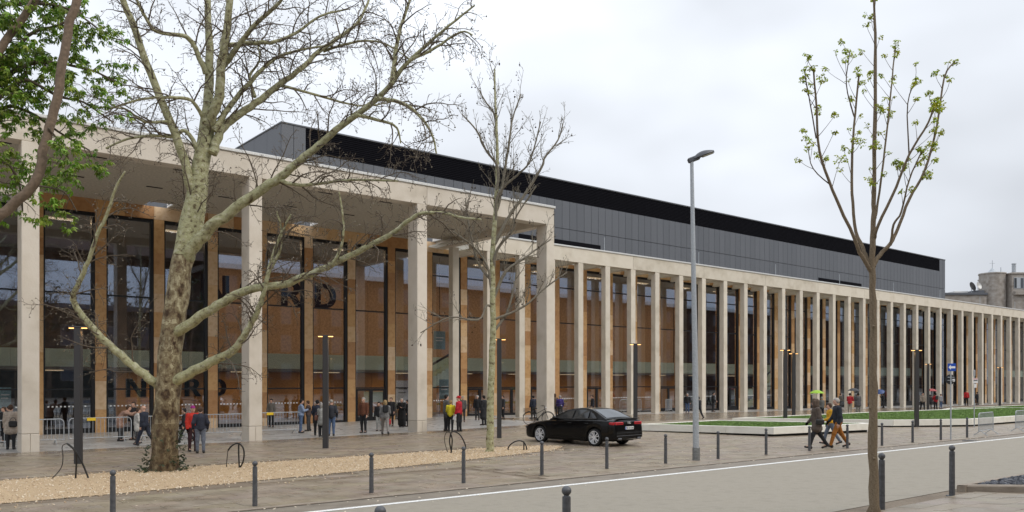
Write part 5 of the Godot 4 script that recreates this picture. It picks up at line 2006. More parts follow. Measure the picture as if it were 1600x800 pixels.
const BIG_PLANE := [
	{"p": [[0,-9,0],[0,25,0],[2,85,0],[9,218,0],[17,332,0],[28,445,0],[42,540,0],[55,625,0],[66,673,0]], "r": [40.5,29.2], "m": 3},
	{"p": [[59,635,0],[72,730,-4],[88,807,-8],[102,903,-12],[114,971,-16],[122,1049,-20]], "r": [31.7,21.7], "m": 1},
	{"p": [[37,601,-30],[65,680,-42],[76,740,-55],[83,820,-68],[86,902,-80]], "r": [21.7,16.7], "m": 1},
	{"p": [[127,1033,0],[126,1151,-12],[124,1261,-24],[116,1371,-36],[113,1531,-48],[101,1731,-60]], "r": [16.7,6.7], "m": 1},
	{"p": [[129,1024,0],[164,1083,20],[181,1170,40],[203,1264,60],[222,1356,80],[236,1493,100],[257,1644,120]], "r": [16.7,6.7], "m": 1},
	{"p": [[82,824,0],[69,892,17],[42,994,33],[-5,1119,50],[-46,1248,67],[-84,1355,83],[-116,1474,100]], "r": [15.8,8.3], "m": 1},
	{"p": [[57,616,0],[88,659,17],[141,705,34],[194,739,51],[292,807,68],[352,836,85],[402,867,102],[488,933,118],[581,1001,135],[674,1065,152],[726,1125,169],[784,1174,186],[855,1227,203],[929,1278,220]], "r": [21.7,2.2], "m": 1},
	{"p": [[142,938,0],[161,1009,-16],[200,1056,-32],[256,1102,-48],[310,1156,-64],[374,1211,-80],[438,1280,-96],[504,1336,-112],[551,1386,-128],[584,1469,-144],[605,1568,-160]], "r": [15.0,2.7], "m": 1},
	{"p": [[9,256,0],[58,275,12],[128,310,24],[189,338,36],[239,377,48],[271,422,60],[302,477,72],[324,531,84],[344,606,96],[373,676,108],[407,734,120]], "r": [18.3,2.5], "m": 1},
	{"p": [[25,398,0],[60,421,18],[133,463,36],[213,506,54],[293,530,71],[390,545,89],[485,579,107],[570,614,125],[654,654,143],[710,681,161],[744,704,179],[785,722,196],[846,718,214],[895,703,232],[947,694,250]], "r": [17.5,2.2], "m": 1},
	{"p": [[-13,246,0],[-42,277,13],[-96,323,25],[-165,387,38],[-214,451,51],[-237,500,64],[-212,550,76],[-180,607,89],[-148,678,102],[-109,748,115],[-85,804,127],[-51,850,140]], "r": [15.0,2.5], "m": 1},
	{"p": [[119,1033,0],[96,1081,38],[46,1079,75],[-20,1061,112],[-101,1018,150]], "r": [6.7,2.5], "m": 0},
	{"p": [[100,948,0],[69,1000,16],[38,980,32],[-12,977,48],[-78,963,64],[-135,931,80]], "r": [7.5,2.5], "m": 0},
	{"p": [[123,1175,0],[91,1258,25],[64,1268,50],[9,1267,75],[-11,1296,100],[-25,1336,125],[-30,1395,150]], "r": [8.3,3.3], "m": 0},
	{"p": [[148,1005,0],[188,1085,-20],[259,1184,-40],[311,1242,-60],[383,1277,-80],[477,1301,-100]], "r": [10.0,2.5], "m": 0},
	{"p": [[171,1194,0],[222,1241,25],[286,1300,50],[349,1340,75],[396,1374,100]], "r": [10.0,4.2], "m": 1},
	{"p": [[180,1260,0],[266,1273,-18],[318,1285,-36],[380,1321,-54],[444,1377,-72],[528,1407,-90]], "r": [8.3,2.5], "m": 0},
	{"p": [[655,1043,170],[721,1031,175],[774,994,180],[810,940,185],[823,886,190]], "r": [6.7,2.2], "m": 0},
	{"p": [[595,1004,150],[672,988,143],[707,972,137],[717,931,130]], "r": [5.8,2.0], "m": 0},
	{"p": [[699,1078,180],[709,1172,173],[729,1263,167],[754,1337,160]], "r": [7.5,3.3], "m": 1},
	{"p": [[749,1140,190],[821,1168,207],[891,1204,223],[923,1189,240]], "r": [5.0,2.0], "m": 0},
	{"p": [[364,839,90],[432,818,113],[582,827,137],[714,818,160]], "r": [6.7,2.3], "m": 0},
	{"p": [[252,1124,-50],[229,1193,-73],[251,1250,-97],[238,1325,-120]], "r": [5.8,2.0], "m": 0},
	{"p": [[445,1285,-110],[551,1322,-127],[628,1323,-143],[706,1281,-160]], "r": [5.0,2.0], "m": 0},
	{"p": [[327,1164,-70],[439,1141,-93],[553,1119,-117],[649,1137,-140]], "r": [5.0,2.0], "m": 0},
	{"p": [[335,576,90],[367,629,100],[377,691,110],[366,743,120]], "r": [5.8,2.2], "m": 0},
	{"p": [[529,590,140],[557,648,150],[561,717,160],[553,786,170]], "r": [5.0,2.0], "m": 0},
	{"p": [[30,1017,50],[-31,1012,67],[-79,1043,83],[-153,1042,100]], "r": [5.0,2.0], "m": 0},
]
const SMALL_PLANE := [
	{"p": [[0,-14,0],[2,38,0],[7,252,0],[12,490,0],[12,728,0],[21,894,0],[29,1013,0],[26,1204,0],[21,1322,0],[19,1422,0]], "r": [17.1,2.6], "m": 1},
	{"p": [[26,894,0],[45,976,-12],[62,1089,-24],[76,1183,-36],[86,1254,-48],[117,1350,-60]], "r": [7.5,2.1], "m": 0},
	{"p": [[21,859,0],[34,955,18],[102,1019,35],[149,1068,52],[188,1205,70]], "r": [6.4,2.1], "m": 0},
	{"p": [[14,763,0],[64,860,-5],[124,949,-10],[193,1060,-15],[208,1102,-20],[256,1166,-25],[275,1229,-30]], "r": [7.5,2.1], "m": 0},
	{"p": [[26,966,0],[31,1053,10],[-14,1117,20],[-46,1183,30],[-100,1241,40]], "r": [6.4,2.1], "m": 0},
	{"p": [[24,1168,0],[17,1256,0],[-14,1299,0],[-40,1346,0]], "r": [4.3,2.1], "m": 0},
	{"p": [[10,561,0],[62,673,-15],[112,711,-30],[170,756,-45],[231,800,-60]], "r": [7.5,2.1], "m": 0},
	{"p": [[12,680,0],[31,752,15],[86,820,30],[102,871,45],[172,973,60]], "r": [7.5,2.1], "m": 0},
	{"p": [[10,585,0],[-9,690,13],[-61,759,27],[-135,813,40]], "r": [6.4,2.1], "m": 0},
	{"p": [[10,538,0],[-11,541,12],[-42,488,25],[-147,497,38],[-251,439,50]], "r": [5.4,2.1], "m": 0},
	{"p": [[10,442,0],[64,515,-13],[93,624,-27],[100,686,-40]], "r": [6.4,2.1], "m": 0},
	{"p": [[12,633,0],[-44,706,-17],[-80,853,-33],[-93,953,-50]], "r": [6.4,2.1], "m": 0},
	{"p": [[12,490,0],[124,538,-7],[207,610,-13],[291,671,-20]], "r": [5.4,2.1], "m": 0},
]
const YOUNG_MAPLE := [
	{"p": [[0,-4,0],[0,43,0],[0,156,0],[0,248,0],[0,340,0],[-1,411,0],[1,468,0],[1,514,0],[3,667,0],[3,769,0],[1,831,0],[0,892,0]], "r": [8.8,1.0], "m": 1},
	{"p": [[-2,386,0],[-22,413,7],[-35,438,13],[-73,514,20],[-96,573,27],[-103,641,33],[-110,696,40]], "r": [3.8,1.3], "m": 1},
	{"p": [[-2,396,0],[-10,415,-7],[-13,434,-14],[-19,456,-21],[-22,520,-29],[-19,585,-36],[-13,634,-43],[-2,722,-50]], "r": [3.8,1.5], "m": 1},
	{"p": [[2,440,0],[3,460,12],[26,518,24],[40,565,36],[64,611,48],[68,641,60]], "r": [3.0,1.2], "m": 1},
	{"p": [[3,473,0],[10,493,-8],[21,548,-16],[34,634,-24],[45,710,-32],[54,765,-40]], "r": [2.3,1.0], "m": 1},
	{"p": [[0,396,0],[13,415,-5],[32,435,-10],[46,458,-15],[67,508,-20],[95,556,-25],[116,625,-30],[132,711,-35],[152,739,-40]], "r": [3.8,1.1], "m": 1},
	{"p": [[28,430,0],[29,461,8],[38,480,15],[47,529,22],[63,572,30]], "r": [2.3,1.0], "m": 1},
	{"p": [[-102,592,30],[-117,665,35],[-125,698,40]], "r": [1.2,0.7], "m": 0},
	{"p": [[43,567,30],[43,648,25],[60,690,20]], "r": [1.2,0.7], "m": 0},
	{"p": [[-18,646,-30],[-31,698,-30],[-25,751,-30]], "r": [1.2,0.7], "m": 0},
	{"p": [[-73,519,20],[-105,546,25],[-115,577,30]], "r": [1.1,0.6], "m": 0},
]
const CHESTNUT := [
	{"p": [[29,6,40],[35,192,35],[60,305,31],[104,381,26],[139,427,22],[155,443,17],[188,475,12],[208,506,8],[213,552,3],[225,604,-2],[235,675,-6],[242,735,-11],[252,776,-15],[264,847,-20]], "r": [8.3,6.0], "m": 1},
	{"p": [[52,306,20],[73,450,9],[94,597,-3],[116,671,-14],[128,706,-26],[151,751,-37],[169,792,-49],[188,847,-60]], "r": [7.4,4.9], "m": 1},
	{"p": [[77,606,-30],[92,643,-52],[119,717,-74],[137,760,-96],[166,781,-118],[197,812,-140]], "r": [4.9,1.6], "m": 0},
	{"p": [[77,596,-30],[110,664,-55],[136,702,-80],[163,715,-105],[181,721,-130],[211,719,-155],[237,709,-180]], "r": [4.9,1.3], "m": 0},
	{"p": [[86,586,-30],[115,640,-48],[144,673,-66],[185,654,-84],[217,650,-102],[255,624,-120]], "r": [4.1,1.3], "m": 0},
	{"p": [[70,549,-40],[103,628,-68],[132,632,-95],[164,609,-123],[203,585,-150]], "r": [4.1,1.2], "m": 0},
	{"p": [[87,481,0],[112,524,-20],[130,535,-40],[138,505,-60],[131,468,-80]], "r": [4.1,1.2], "m": 0},
	{"p": [[86,724,-30],[106,788,-62],[148,808,-95],[182,812,-128],[219,789,-160]], "r": [4.1,1.2], "m": 0},
	{"p": [[208,488,10],[238,482,-5],[249,456,-20]], "r": [1.6,0.8], "m": 0},
	{"p": [[222,574,10],[235,551,-10],[234,527,-30]], "r": [1.6,0.8], "m": 0},
]

# ------------------------------------------------------------------ smooth bodies from tapered bones (surface nets)
func net(bones: Array, cell: float, k: float) -> Geo:       # bones: [a, b, ra, rb]
	var lo := Vector3(1e9, 1e9, 1e9)
	var hi := -lo
	for b in bones:
		var r := maxf(b[2], b[3]) + cell * 2.5
		lo = lo.min(b[0] - Vector3.ONE * r).min(b[1] - Vector3.ONE * r)
		hi = hi.max(b[0] + Vector3.ONE * r).max(b[1] + Vector3.ONE * r)
	var nx := int((hi.x - lo.x) / cell) + 2
	var ny := int((hi.y - lo.y) / cell) + 2
	var nz := int((hi.z - lo.z) / cell) + 2
	var f := PackedFloat32Array()
	f.resize(nx * ny * nz)
	f.fill(9.0)
	for b in bones:
		var a: Vector3 = b[0]
		var ab: Vector3 = b[1] - a
		var ll := maxf(ab.length_squared(), 1e-9)
		var ra: float = b[2]
		var rb: float = b[3]
		var m := maxf(ra, rb) + k + cell * 1.5
		var p0: Vector3 = (a.min(b[1]) - Vector3.ONE * m - lo) / cell
		var p1: Vector3 = (a.max(b[1]) + Vector3.ONE * m - lo) / cell
		for z in range(maxi(0, int(p0.z)), mini(nz - 1, int(p1.z) + 1) + 1):
			for y in range(maxi(0, int(p0.y)), mini(ny - 1, int(p1.y) + 1) + 1):
				var at := (z * ny + y) * nx
				for x in range(maxi(0, int(p0.x)), mini(nx - 1, int(p1.x) + 1) + 1):
					var p := lo + Vector3(x, y, z) * cell - a
					var t := clampf(p.dot(ab) / ll, 0.0, 1.0)
					var d := (p - ab * t).length() - lerpf(ra, rb, t)
					var o := f[at + x]
					if o < 8.0:
						var h := maxf(k - absf(d - o), 0.0) / k
						d = minf(d, o) - h * h * k * 0.25
					f[at + x] = d
	var g := Geo.new()
	var id := PackedInt32Array()
	id.resize(nx * ny * nz)
	id.fill(-1)
	var sy := nx
	var sz := nx * ny
	for z in nz - 1:
		for y in ny - 1:
			var at := z * sz + y * sy
			for x in nx - 1:
				var q := at + x
				var c0 := f[q]
				var c1 := f[q + 1]
				var c2 := f[q + sy]
				var c3 := f[q + sy + 1]
				var c4 := f[q + sz]
				var c5 := f[q + sz + 1]
				var c6 := f[q + sz + sy]
				var c7 := f[q + sz + sy + 1]
				var neg := int(c0 < 0) + int(c1 < 0) + int(c2 < 0) + int(c3 < 0) + int(c4 < 0) + int(c5 < 0) + int(c6 < 0) + int(c7 < 0)
				if neg == 0 or neg == 8:
					continue
				var cs := [c0, c1, c2, c3, c4, c5, c6, c7]
				var sum := Vector3.ZERO
				var n := 0
				for e in [[0, 1], [2, 3], [4, 5], [6, 7], [0, 2], [1, 3], [4, 6], [5, 7], [0, 4], [1, 5], [2, 6], [3, 7]]:
					var u: float = cs[e[0]]
					var w: float = cs[e[1]]
					if (u < 0) != (w < 0):
						var t := u / (u - w)
						var A := Vector3(e[0] & 1, (e[0] >> 1) & 1, e[0] >> 2)
						var B := Vector3(e[1] & 1, (e[1] >> 1) & 1, e[1] >> 2)
						sum += A.lerp(B, t)
						n += 1
				var nr := Vector3(c1 + c3 + c5 + c7 - c0 - c2 - c4 - c6, c2 + c3 + c6 + c7 - c0 - c1 - c4 - c5, c4 + c5 + c6 + c7 - c0 - c1 - c2 - c3)
				id[q] = g.vert(lo + (Vector3(x, y, z) + sum / n) * cell, nr)
	for z in range(1, nz - 1):
		for y in range(1, ny - 1):
			var at := z * sz + y * sy
			for x in range(1, nx - 1):
				var q := at + x
				var s0 := f[q] < 0
				if s0 != (f[q + 1] < 0):
					face(g, id[q], id[q - sy], id[q - sy - sz], id[q - sz], s0)
				if s0 != (f[q + sy] < 0):
					face(g, id[q], id[q - sz], id[q - sz - 1], id[q - 1], s0)
				if s0 != (f[q + sz] < 0):
					face(g, id[q], id[q - 1], id[q - 1 - sy], id[q - sy], s0)
	return g

func face(g: Geo, a: int, b: int, c: int, d: int, flip: bool) -> void:
	if a < 0 or b < 0 or c < 0 or d < 0:
		return
	if flip:
		g.ix.append_array(PackedInt32Array([a, c, b, a, d, c]))
	else:
		g.ix.append_array(PackedInt32Array([a, b, c, a, c, d]))

# pose: hip and knee of each leg, shoulder and elbow of each arm (degrees, forward positive), how far the arms stand off, lean of the trunk, turn-in of the forearms
const POSES := {
	"stand": [2, 3, -2, 2, 4, 14, 2, 12, 9, 0, 0.1],
	"stand_wide": [4, 4, -3, 3, 10, 40, 6, 30, 12, 2, 0.3],
	"pockets": [3, 4, -3, 4, -12, 42, -12, 44, 16, 0, 0.25],
	"arms_front": [2, 3, -2, 3, 20, 78, 24, 80, 8, 2, 0.6],
	"walk": [23, 6, -20, 14, -8, 16, 6, 34, 8, 4, 0.3],
	"walk_far": [-17, 16, 21, 8, 8, 60, -8, 24, 8, 4, 0.3],
	"bend": [10, 10, 4, 8, 48, 40, 52, 38, 6, 38, 0.2],
	"hold_up": [3, 4, -3, 4, 22, 116, 3, 16, 8, 1, 0.25],
	"stroll": [16, 8, -13, 10, -8, 18, 12, 30, 8, 2, 0.15]}

func joints(pose: String) -> Dictionary:
	var p: Array = POSES[pose]
	var j := {}
	var hip := Vector3(0, 0.93, 0)
	var dirn := func(a: float) -> Vector3:
		return Vector3(0, -cos(deg_to_rad(a)), -sin(deg_to_rad(a)))
	var low := 9.0
	for s in 2:
		var sx := -1.0 if s == 0 else 1.0
		var h := hip + Vector3(sx * 0.095, -0.01, 0)
		var kn: Vector3 = h + dirn.call(p[s * 2]) * 0.43
		var an: Vector3 = kn + dirn.call(p[s * 2] - p[s * 2 + 1]) * 0.42
		var toe_up: float = clampf(p[s * 2] - p[s * 2 + 1], -40, 20) * 0.6
		var fw := Vector3(0, sin(deg_to_rad(toe_up)), -cos(deg_to_rad(toe_up)))
		j["hip%d" % s] = h
		j["knee%d" % s] = kn + Vector3(sx * 0.012, 0, 0)
		j["ankle%d" % s] = an + Vector3(sx * 0.015, 0, 0)
		j["toe%d" % s] = an + fw * 0.165 + Vector3(sx * 0.035, -0.05, 0)
		j["heel%d" % s] = an - fw * 0.05 + Vector3(sx * 0.015, -0.045, 0)
		low = minf(low, minf(j["toe%d" % s].y, j["heel%d" % s].y))
	var drop := 0.045 - low
	var up: Vector3 = -dirn.call(-p[9])
	up = Vector3(0, cos(deg_to_rad(p[9])), -sin(deg_to_rad(p[9])))
	j.hip = hip
	j.waist = hip + Vector3(0, 0.13, 0).lerp(up * 0.13, 0.6)
	j.chest = j.waist + up * 0.25
	j.neck = j.chest + up * 0.17
	j.head = j.neck + up.lerp(Vector3.UP, 0.6).normalized() * 0.155 + Vector3(0, 0, -0.025 - sin(deg_to_rad(p[9])) * 0.04)
	for s in 2:
		var sx := -1.0 if s == 0 else 1.0
		var sh: Vector3 = j.chest + up * 0.10 + Vector3(sx * 0.185, 0, 0)
		var a1: float = p[4 + s * 2] + p[9] * 0.6
		var a2: float = a1 + p[5 + s * 2]
		var ab := deg_to_rad(p[8])
		var el := sh + Vector3(sx * sin(ab), -cos(deg_to_rad(a1)) * cos(ab), -sin(deg_to_rad(a1)) * cos(ab)) * 0.285
		var inn: float = p[10]
		var fd := Vector3(sx * (sin(ab) * 0.5 - inn * sin(deg_to_rad(absf(a2)))), -cos(deg_to_rad(a2)), -sin(deg_to_rad(a2))).normalized()
		j["sh%d" % s] = sh
		j["el%d" % s] = el
		j["wr%d" % s] = el + fd * 0.25
		j["hd%d" % s] = fd
	for k in j.keys():
		if not String(k).begins_with("hd"):
			j[k] += Vector3(0, drop, 0)
	return j

var geo_cache := {}

func head_geo() -> Geo:
	if not geo_cache.has("head"):
		var b := [[Vector3(0, 0.045, -0.012), Vector3(0, 0.045, 0.03), 0.078, 0.082], [Vector3(0, -0.02, -0.03), Vector3(0, -0.088, -0.055), 0.062, 0.028], [Vector3(-0.035, -0.06, -0.01), Vector3(0.035, -0.06, -0.01), 0.04, 0.04], [Vector3(0, 0.012, -0.088), Vector3(0, -0.022, -0.108), 0.010, 0.015], [Vector3(-0.034, 0.028, -0.078), Vector3(0.034, 0.028, -0.078), 0.013, 0.013], [Vector3(-0.018, -0.055, -0.084), Vector3(0.018, -0.055, -0.084), 0.009, 0.009], [Vector3(-0.018, -0.066, -0.081), Vector3(0.018, -0.066, -0.081), 0.009, 0.009], [Vector3(-0.082, 0.015, 0.012), Vector3(-0.08, -0.025, 0.008), 0.013, 0.010], [Vector3(0.082, 0.015, 0.012), Vector3(0.08, -0.025, 0.008), 0.013, 0.010], [Vector3(-0.045, -0.01, -0.06), Vector3(0.045, -0.01, -0.06), 0.022, 0.022], [Vector3(0, -0.05, 0.02), Vector3(0, -0.17, 0.03), 0.052, 0.056]]
		geo_cache.head = net(b, 0.0075, 0.018)
	return geo_cache.head

func hand_geo() -> Geo:       # a relaxed left hand hanging down, thumb forward (-z); mirrored for the right
	if not geo_cache.has("hand"):
		var b := [[Vector3(0, 0.02, 0.0), Vector3(0, -0.01, 0.0), 0.026, 0.026], [Vector3(0, -0.02, -0.022), Vector3(0, -0.08, -0.028), 0.017, 0.014], [Vector3(0, -0.02, 0.0), Vector3(0, -0.084, -0.006), 0.017, 0.014], [Vector3(0, -0.02, 0.018), Vector3(0, -0.08, 0.024), 0.016, 0.012]]
		var zs := [-0.033, -0.011, 0.010, 0.029]
		var ls := [0.038, 0.043, 0.040, 0.031]
		for k in 4:
			var a := Vector3(0, -0.085 + absf(k - 1.3) * 0.004, zs[k])
			var m := a + Vector3(0.012 + k * 0.002, -ls[k], 0)
			b.append([a, m, 0.0095, 0.009])
			b.append([m, m + Vector3(0.024 + k * 0.002, -ls[k] * 0.75, 0), 0.009, 0.0075])
		b.append([Vector3(0.004, -0.015, -0.028), Vector3(0.014, -0.045, -0.052), 0.014, 0.011])
		b.append([Vector3(0.014, -0.045, -0.052), Vector3(0.022, -0.082, -0.056), 0.011, 0.009])
		geo_cache.hand = net(b, 0.006, 0.008)
	return geo_cache.hand

func body_geo(pose: String) -> ArrayMesh:
	var key := "body " + pose
	if not geo_cache.has(key):
		var j := joints(pose)
		var b := [[j.hip0, j.hip1, 0.10, 0.10], [j.hip, j.waist, 0.105, 0.10], [j.waist, j.chest, 0.10, 0.115], [j.chest + Vector3(-0.07, 0.02, 0), j.chest + Vector3(0.07, 0.02, 0), 0.10, 0.10], [j.sh0, j.sh1, 0.05, 0.05], [j.chest, j.neck, 0.08, 0.052], [j.neck, j.head, 0.05, 0.045]]
		for s in 2:
			b.append([j["hip%d" % s], j["knee%d" % s], 0.078, 0.052])
			b.append([j["knee%d" % s], j["ankle%d" % s], 0.05, 0.034])
			b.append([j["ankle%d" % s], j["toe%d" % s], 0.034, 0.028])
			b.append([j["sh%d" % s], j["el%d" % s], 0.046, 0.036])
			b.append([j["el%d" % s], j["wr%d" % s], 0.036, 0.025])
		var g := net(b, 0.022, 0.03)
		g.add(head_geo(), Transform3D(Basis(), j.head))
		for s in 2:
			var fd: Vector3 = j["hd%d" % s]
			var z := Vector3(0, 0, 1)
			var x := -fd.cross(z)
			x = x.normalized() if x.length() > 0.05 else Vector3.RIGHT
			z = x.cross(-fd).normalized()
			var bs := Basis(x * (1 if s == 0 else -1), -fd, z)
			g.add(hand_geo(), Transform3D(bs, j["wr%d" % s] + fd * 0.015))
		geo_cache[key] = g.mesh(null)
	return geo_cache[key]

func garment(kind: String, pose: String):
	var key := kind + " " + pose
	if geo_cache.has(key):
		return geo_cache[key]
	var j := joints(pose)
	var b := []
	if kind == "trousers":
		b = [[j.hip0, j.hip1, 0.118, 0.118], [j.hip, j.waist, 0.125, 0.12]]
		for s in 2:
			b.append([j["hip%d" % s], j["knee%d" % s], 0.105, 0.075])
			b.append([j["knee%d" % s], j["ankle%d" % s] + Vector3(0, 0.0, 0), 0.072, 0.058])
	elif kind == "shoes":
		for s in 2:
			b.append([j["heel%d" % s], j["toe%d" % s], 0.042, 0.038])
			b.append([j["ankle%d" % s] + Vector3(0, 0.02, 0), j["heel%d" % s], 0.046, 0.042])
	else:
		b = [[j.hip0 + Vector3(0, 0.02, 0), j.hip1 + Vector3(0, 0.02, 0), 0.125, 0.125], [j.hip, j.waist, 0.14, 0.135], [j.waist, j.chest, 0.135, 0.14], [j.waist + Vector3(-0.05, 0, 0), j.chest + Vector3(-0.085, 0.02, 0), 0.105, 0.115], [j.waist + Vector3(0.05, 0, 0), j.chest + Vector3(0.085, 0.02, 0), 0.105, 0.115], [j.sh0, j.sh1, 0.072, 0.072], [j.chest + Vector3(0, 0.05, 0.01), j.neck + Vector3(0, -0.005, 0.008), 0.11, 0.068]]
		for s in 2:
			b.append([j["sh%d" % s], j["el%d" % s], 0.080, 0.068])
			b.append([j["el%d" % s], j["wr%d" % s], 0.068, 0.052])
		var loose := 0.0 if kind == "jacket" else 0.012
		for z in [-0.045, 0.05]:
			b.append([j.hip + Vector3(0, 0.03, z), j.waist + Vector3(0, 0, z), 0.118 + loose, 0.112 + loose])
			b.append([j.waist + Vector3(0, 0, z), j.chest + Vector3(0, 0.03, z * 0.9), 0.112 + loose, 0.112 + loose])
		var reach := 0.0
		if kind == "parka":
			reach = 0.45
		elif kind == "coat":
			reach = 1.05
		elif kind == "cassock":
			reach = 1.75
		if reach > 0:
			for s in 2:
				var k := minf(reach, 1.0)
				var kn: Vector3 = j["hip%d" % s].lerp(j["knee%d" % s], k)
				b.append([j["hip%d" % s], kn, 0.148, 0.15 + 0.02 * k])
				if reach > 1.0:
					b.append([kn, j["knee%d" % s].lerp(j["ankle%d" % s], reach - 1.0), 0.155, 0.155])
			var k2 := minf(reach, 1.0)
			b.append([j.hip, (j.hip0.lerp(j.knee0, k2) + j.hip1.lerp(j.knee1, k2)) / 2, 0.15, 0.16])
			if reach > 1.0:
				b.append([(j.knee0 + j.knee1) / 2, (j.knee0.lerp(j.ankle0, reach - 1) + j.knee1.lerp(j.ankle1, reach - 1)) / 2, 0.16, 0.17])
	geo_cache[key] = net(b, 0.022, 0.045).mesh(null)
	return geo_cache[key]

func hair_geo(style: String):
	var key := "hair " + style
	if geo_cache.has(key):
		return geo_cache[key]
	var b := []
	match style:
		"short":
			b = [[Vector3(0, 0.062, -0.012), Vector3(0, 0.055, 0.03), 0.078, 0.088], [Vector3(-0.03, 0.02, 0.04), Vector3(0.03, 0.02, 0.04), 0.072, 0.072], [Vector3(0, -0.03, 0.055), Vector3(0, -0.05, 0.05), 0.055, 0.045]]
		"bob":
			b = [[Vector3(0, 0.064, -0.012), Vector3(0, 0.055, 0.03), 0.082, 0.094], [Vector3(-0.06, 0.0, 0.025), Vector3(-0.062, -0.07, 0.03), 0.05, 0.042], [Vector3(0.06, 0.0, 0.025), Vector3(0.062, -0.07, 0.03), 0.05, 0.042], [Vector3(0, 0.0, 0.06), Vector3(0, -0.085, 0.06), 0.07, 0.055]]
		"fringe":
			b = [[Vector3(-0.075, 0.01, 0.02), Vector3(0, 0.0, 0.085), 0.032, 0.04], [Vector3(0.075, 0.01, 0.02), Vector3(0, 0.0, 0.085), 0.032, 0.04], [Vector3(0, -0.02, 0.07), Vector3(0, 0.05, 0.075), 0.045, 0.045]]
		"cap":
			b = [[Vector3(0, 0.066, -0.012), Vector3(0, 0.06, 0.03), 0.084, 0.09], [Vector3(-0.035, 0.062, -0.09), Vector3(0.035, 0.062, -0.09), 0.014, 0.014], [Vector3(-0.03, 0.052, -0.135), Vector3(0.03, 0.052, -0.135), 0.010, 0.010]]
		"hood":
			b = [[Vector3(0, 0.05, 0.0), Vector3(0, 0.04, 0.035), 0.108, 0.115], [Vector3(0, -0.03, 0.02), Vector3(0, -0.10, 0.03), 0.11, 0.12], [Vector3(-0.08, 0.05, -0.05), Vector3(-0.075, -0.07, -0.05), 0.035, 0.035], [Vector3(0.08, 0.05, -0.05), Vector3(0.075, -0.07, -0.05), 0.035, 0.035], [Vector3(-0.05, 0.12, -0.05), Vector3(0.05, 0.12, -0.05), 0.035, 0.035]]
	geo_cache[key] = net(b, 0.011, 0.03).mesh(null)
	return geo_cache[key]

# who: [label, s, d, height, facing (degrees, 0 = away from the street camera, 90 = to its left), pose, coat kind, coat colour, trouser colour, hair style, hair colour]
func person(w: Array) -> Node3D:
	var o := thing("person", w[0], "person", on(w[1], w[2], 0.012), deg_to_rad(-YAW + w[4]), "people on the square")
	var k: float = w[3] / 1.77
	var xf := Transform3D(Basis().scaled(Vector3(k, k, k)), Vector3.ZERO)
	part("body", body_geo(w[5]), M["skin"], o, xf)
	var tc: Array = w[8]
	part("trousers", garment("trousers", w[5]), cloth(tc[0], tc[1], tc[2]), o, xf)
	var cc: Array = w[7]
	part(w[6], garment(w[6], w[5]), cloth(cc[0], cc[1], cc[2]), o, xf)
	part("shoes", garment("shoes", w[5]), cloth(0.02, 0.018, 0.018, 0.6), o, xf)
	var j := joints(w[5])
	var hx := xf * Transform3D(Basis(), j.head)
	if w[9] != "bald":
		var hc: Array = w[10]
		part({"cap": "cap", "hood": "hood"}.get(w[9], "hair"), hair_geo(w[9]), cloth(hc[0], hc[1], hc[2]), o, hx)
	if not geo_cache.has("eye"):
		var g := Geo.new()
		g.ball(Vector3.ZERO, 0.011, 8)
		geo_cache.eye = g.mesh(null)
	for sx in [-1, 1]:
		part("eye", geo_cache.eye, M["eye"], o, hx * Transform3D(Basis(), Vector3(sx * 0.031, 0.004, -0.082)))
	o.set_meta("pose", w[5])
	return o

func held(o: Node3D, joint: String, off: Vector3) -> Vector3:     # where a person's joint is, in the world
	var j := joints(o.get_meta("pose"))
	var k: float = (o.get_child(0) as Node3D).scale.x
	return o.transform * (j[joint] * k + off)

func umbrella(o: Node3D, label: String, col: Material, joint := "wr0", tilt := 0.0) -> void:
	var at := held(o, joint, Vector3(0, -0.02, -0.05))
	var u := thing("umbrella", label, "umbrella", at, o.rotation.y, "opened umbrellas")
	u.rotation.z = tilt
	var g := Geo.new()
	g.tube([Vector3(0, -0.1, 0), Vector3(0, 0.86, 0)], [0.007], 6)
	part("shaft", g, M["black steel"], u)
	g = Geo.new()
	g.tube([Vector3(0, -0.08, 0), Vector3(0, -0.14, 0), Vector3(0.02, -0.17, 0), Vector3(0.045, -0.16, 0)], [0.013], 6)
	part("handle", g, M["black rubber"], u)
	for q in 8:
		var rows := []
		for a in 6:
			var t := a / 5.0
			var row := []
			for e in 5:
				var an := TAU * (q + e / 4.0) / 8
				var sag := sin(PI * e / 4.0) * 0.035 * t
				var r := 0.52 * t * (1.0 - 0.07 * sin(PI * e / 4.0))
				row.append(Vector3(cos(an) * r, 0.84 - 0.23 * t * t - 0.0 + sag * 0.3, sin(an) * r))
			rows.append(row)
		g = Geo.new()
		g.grid(rows)
		part("canopy_panel", g, col, u)
	g = Geo.new()
	for q in 8:
		var an := TAU * q / 8
		g.tube([Vector3(0, 0.55, 0), Vector3(cos(an) * 0.27, 0.765, sin(an) * 0.27)], [0.004], 4)
	part("ribs", g, M["black steel"], u)

func bag(o: Node3D, called: String, label: String, joint: String, off: Vector3, size: Vector3, col: Material, strap := true) -> void:
	var at := held(o, joint, off)
	var b := thing(called, label, called.replace("_", " "), at, o.rotation.y)
	var g := Geo.new()
	g.cbox(-size / 2, size / 2, minf(size.x, minf(size.y, size.z)) * 0.35)
	part("bag_body", g, col, b)
	if strap:
		g = Geo.new()
		var pts := []
		for q in 9:
			var a := PI * q / 8
			pts.append(Vector3(0, size.y * 0.45 + sin(a) * 0.14, cos(a) * size.z * 0.35 if size.z > size.x else 0.0) + (Vector3(cos(a) * size.x * 0.35, 0, 0) if size.x >= size.z else Vector3.ZERO))
		g.tube(pts, [0.009], 6)
		part("bag_handle", g, col, b)

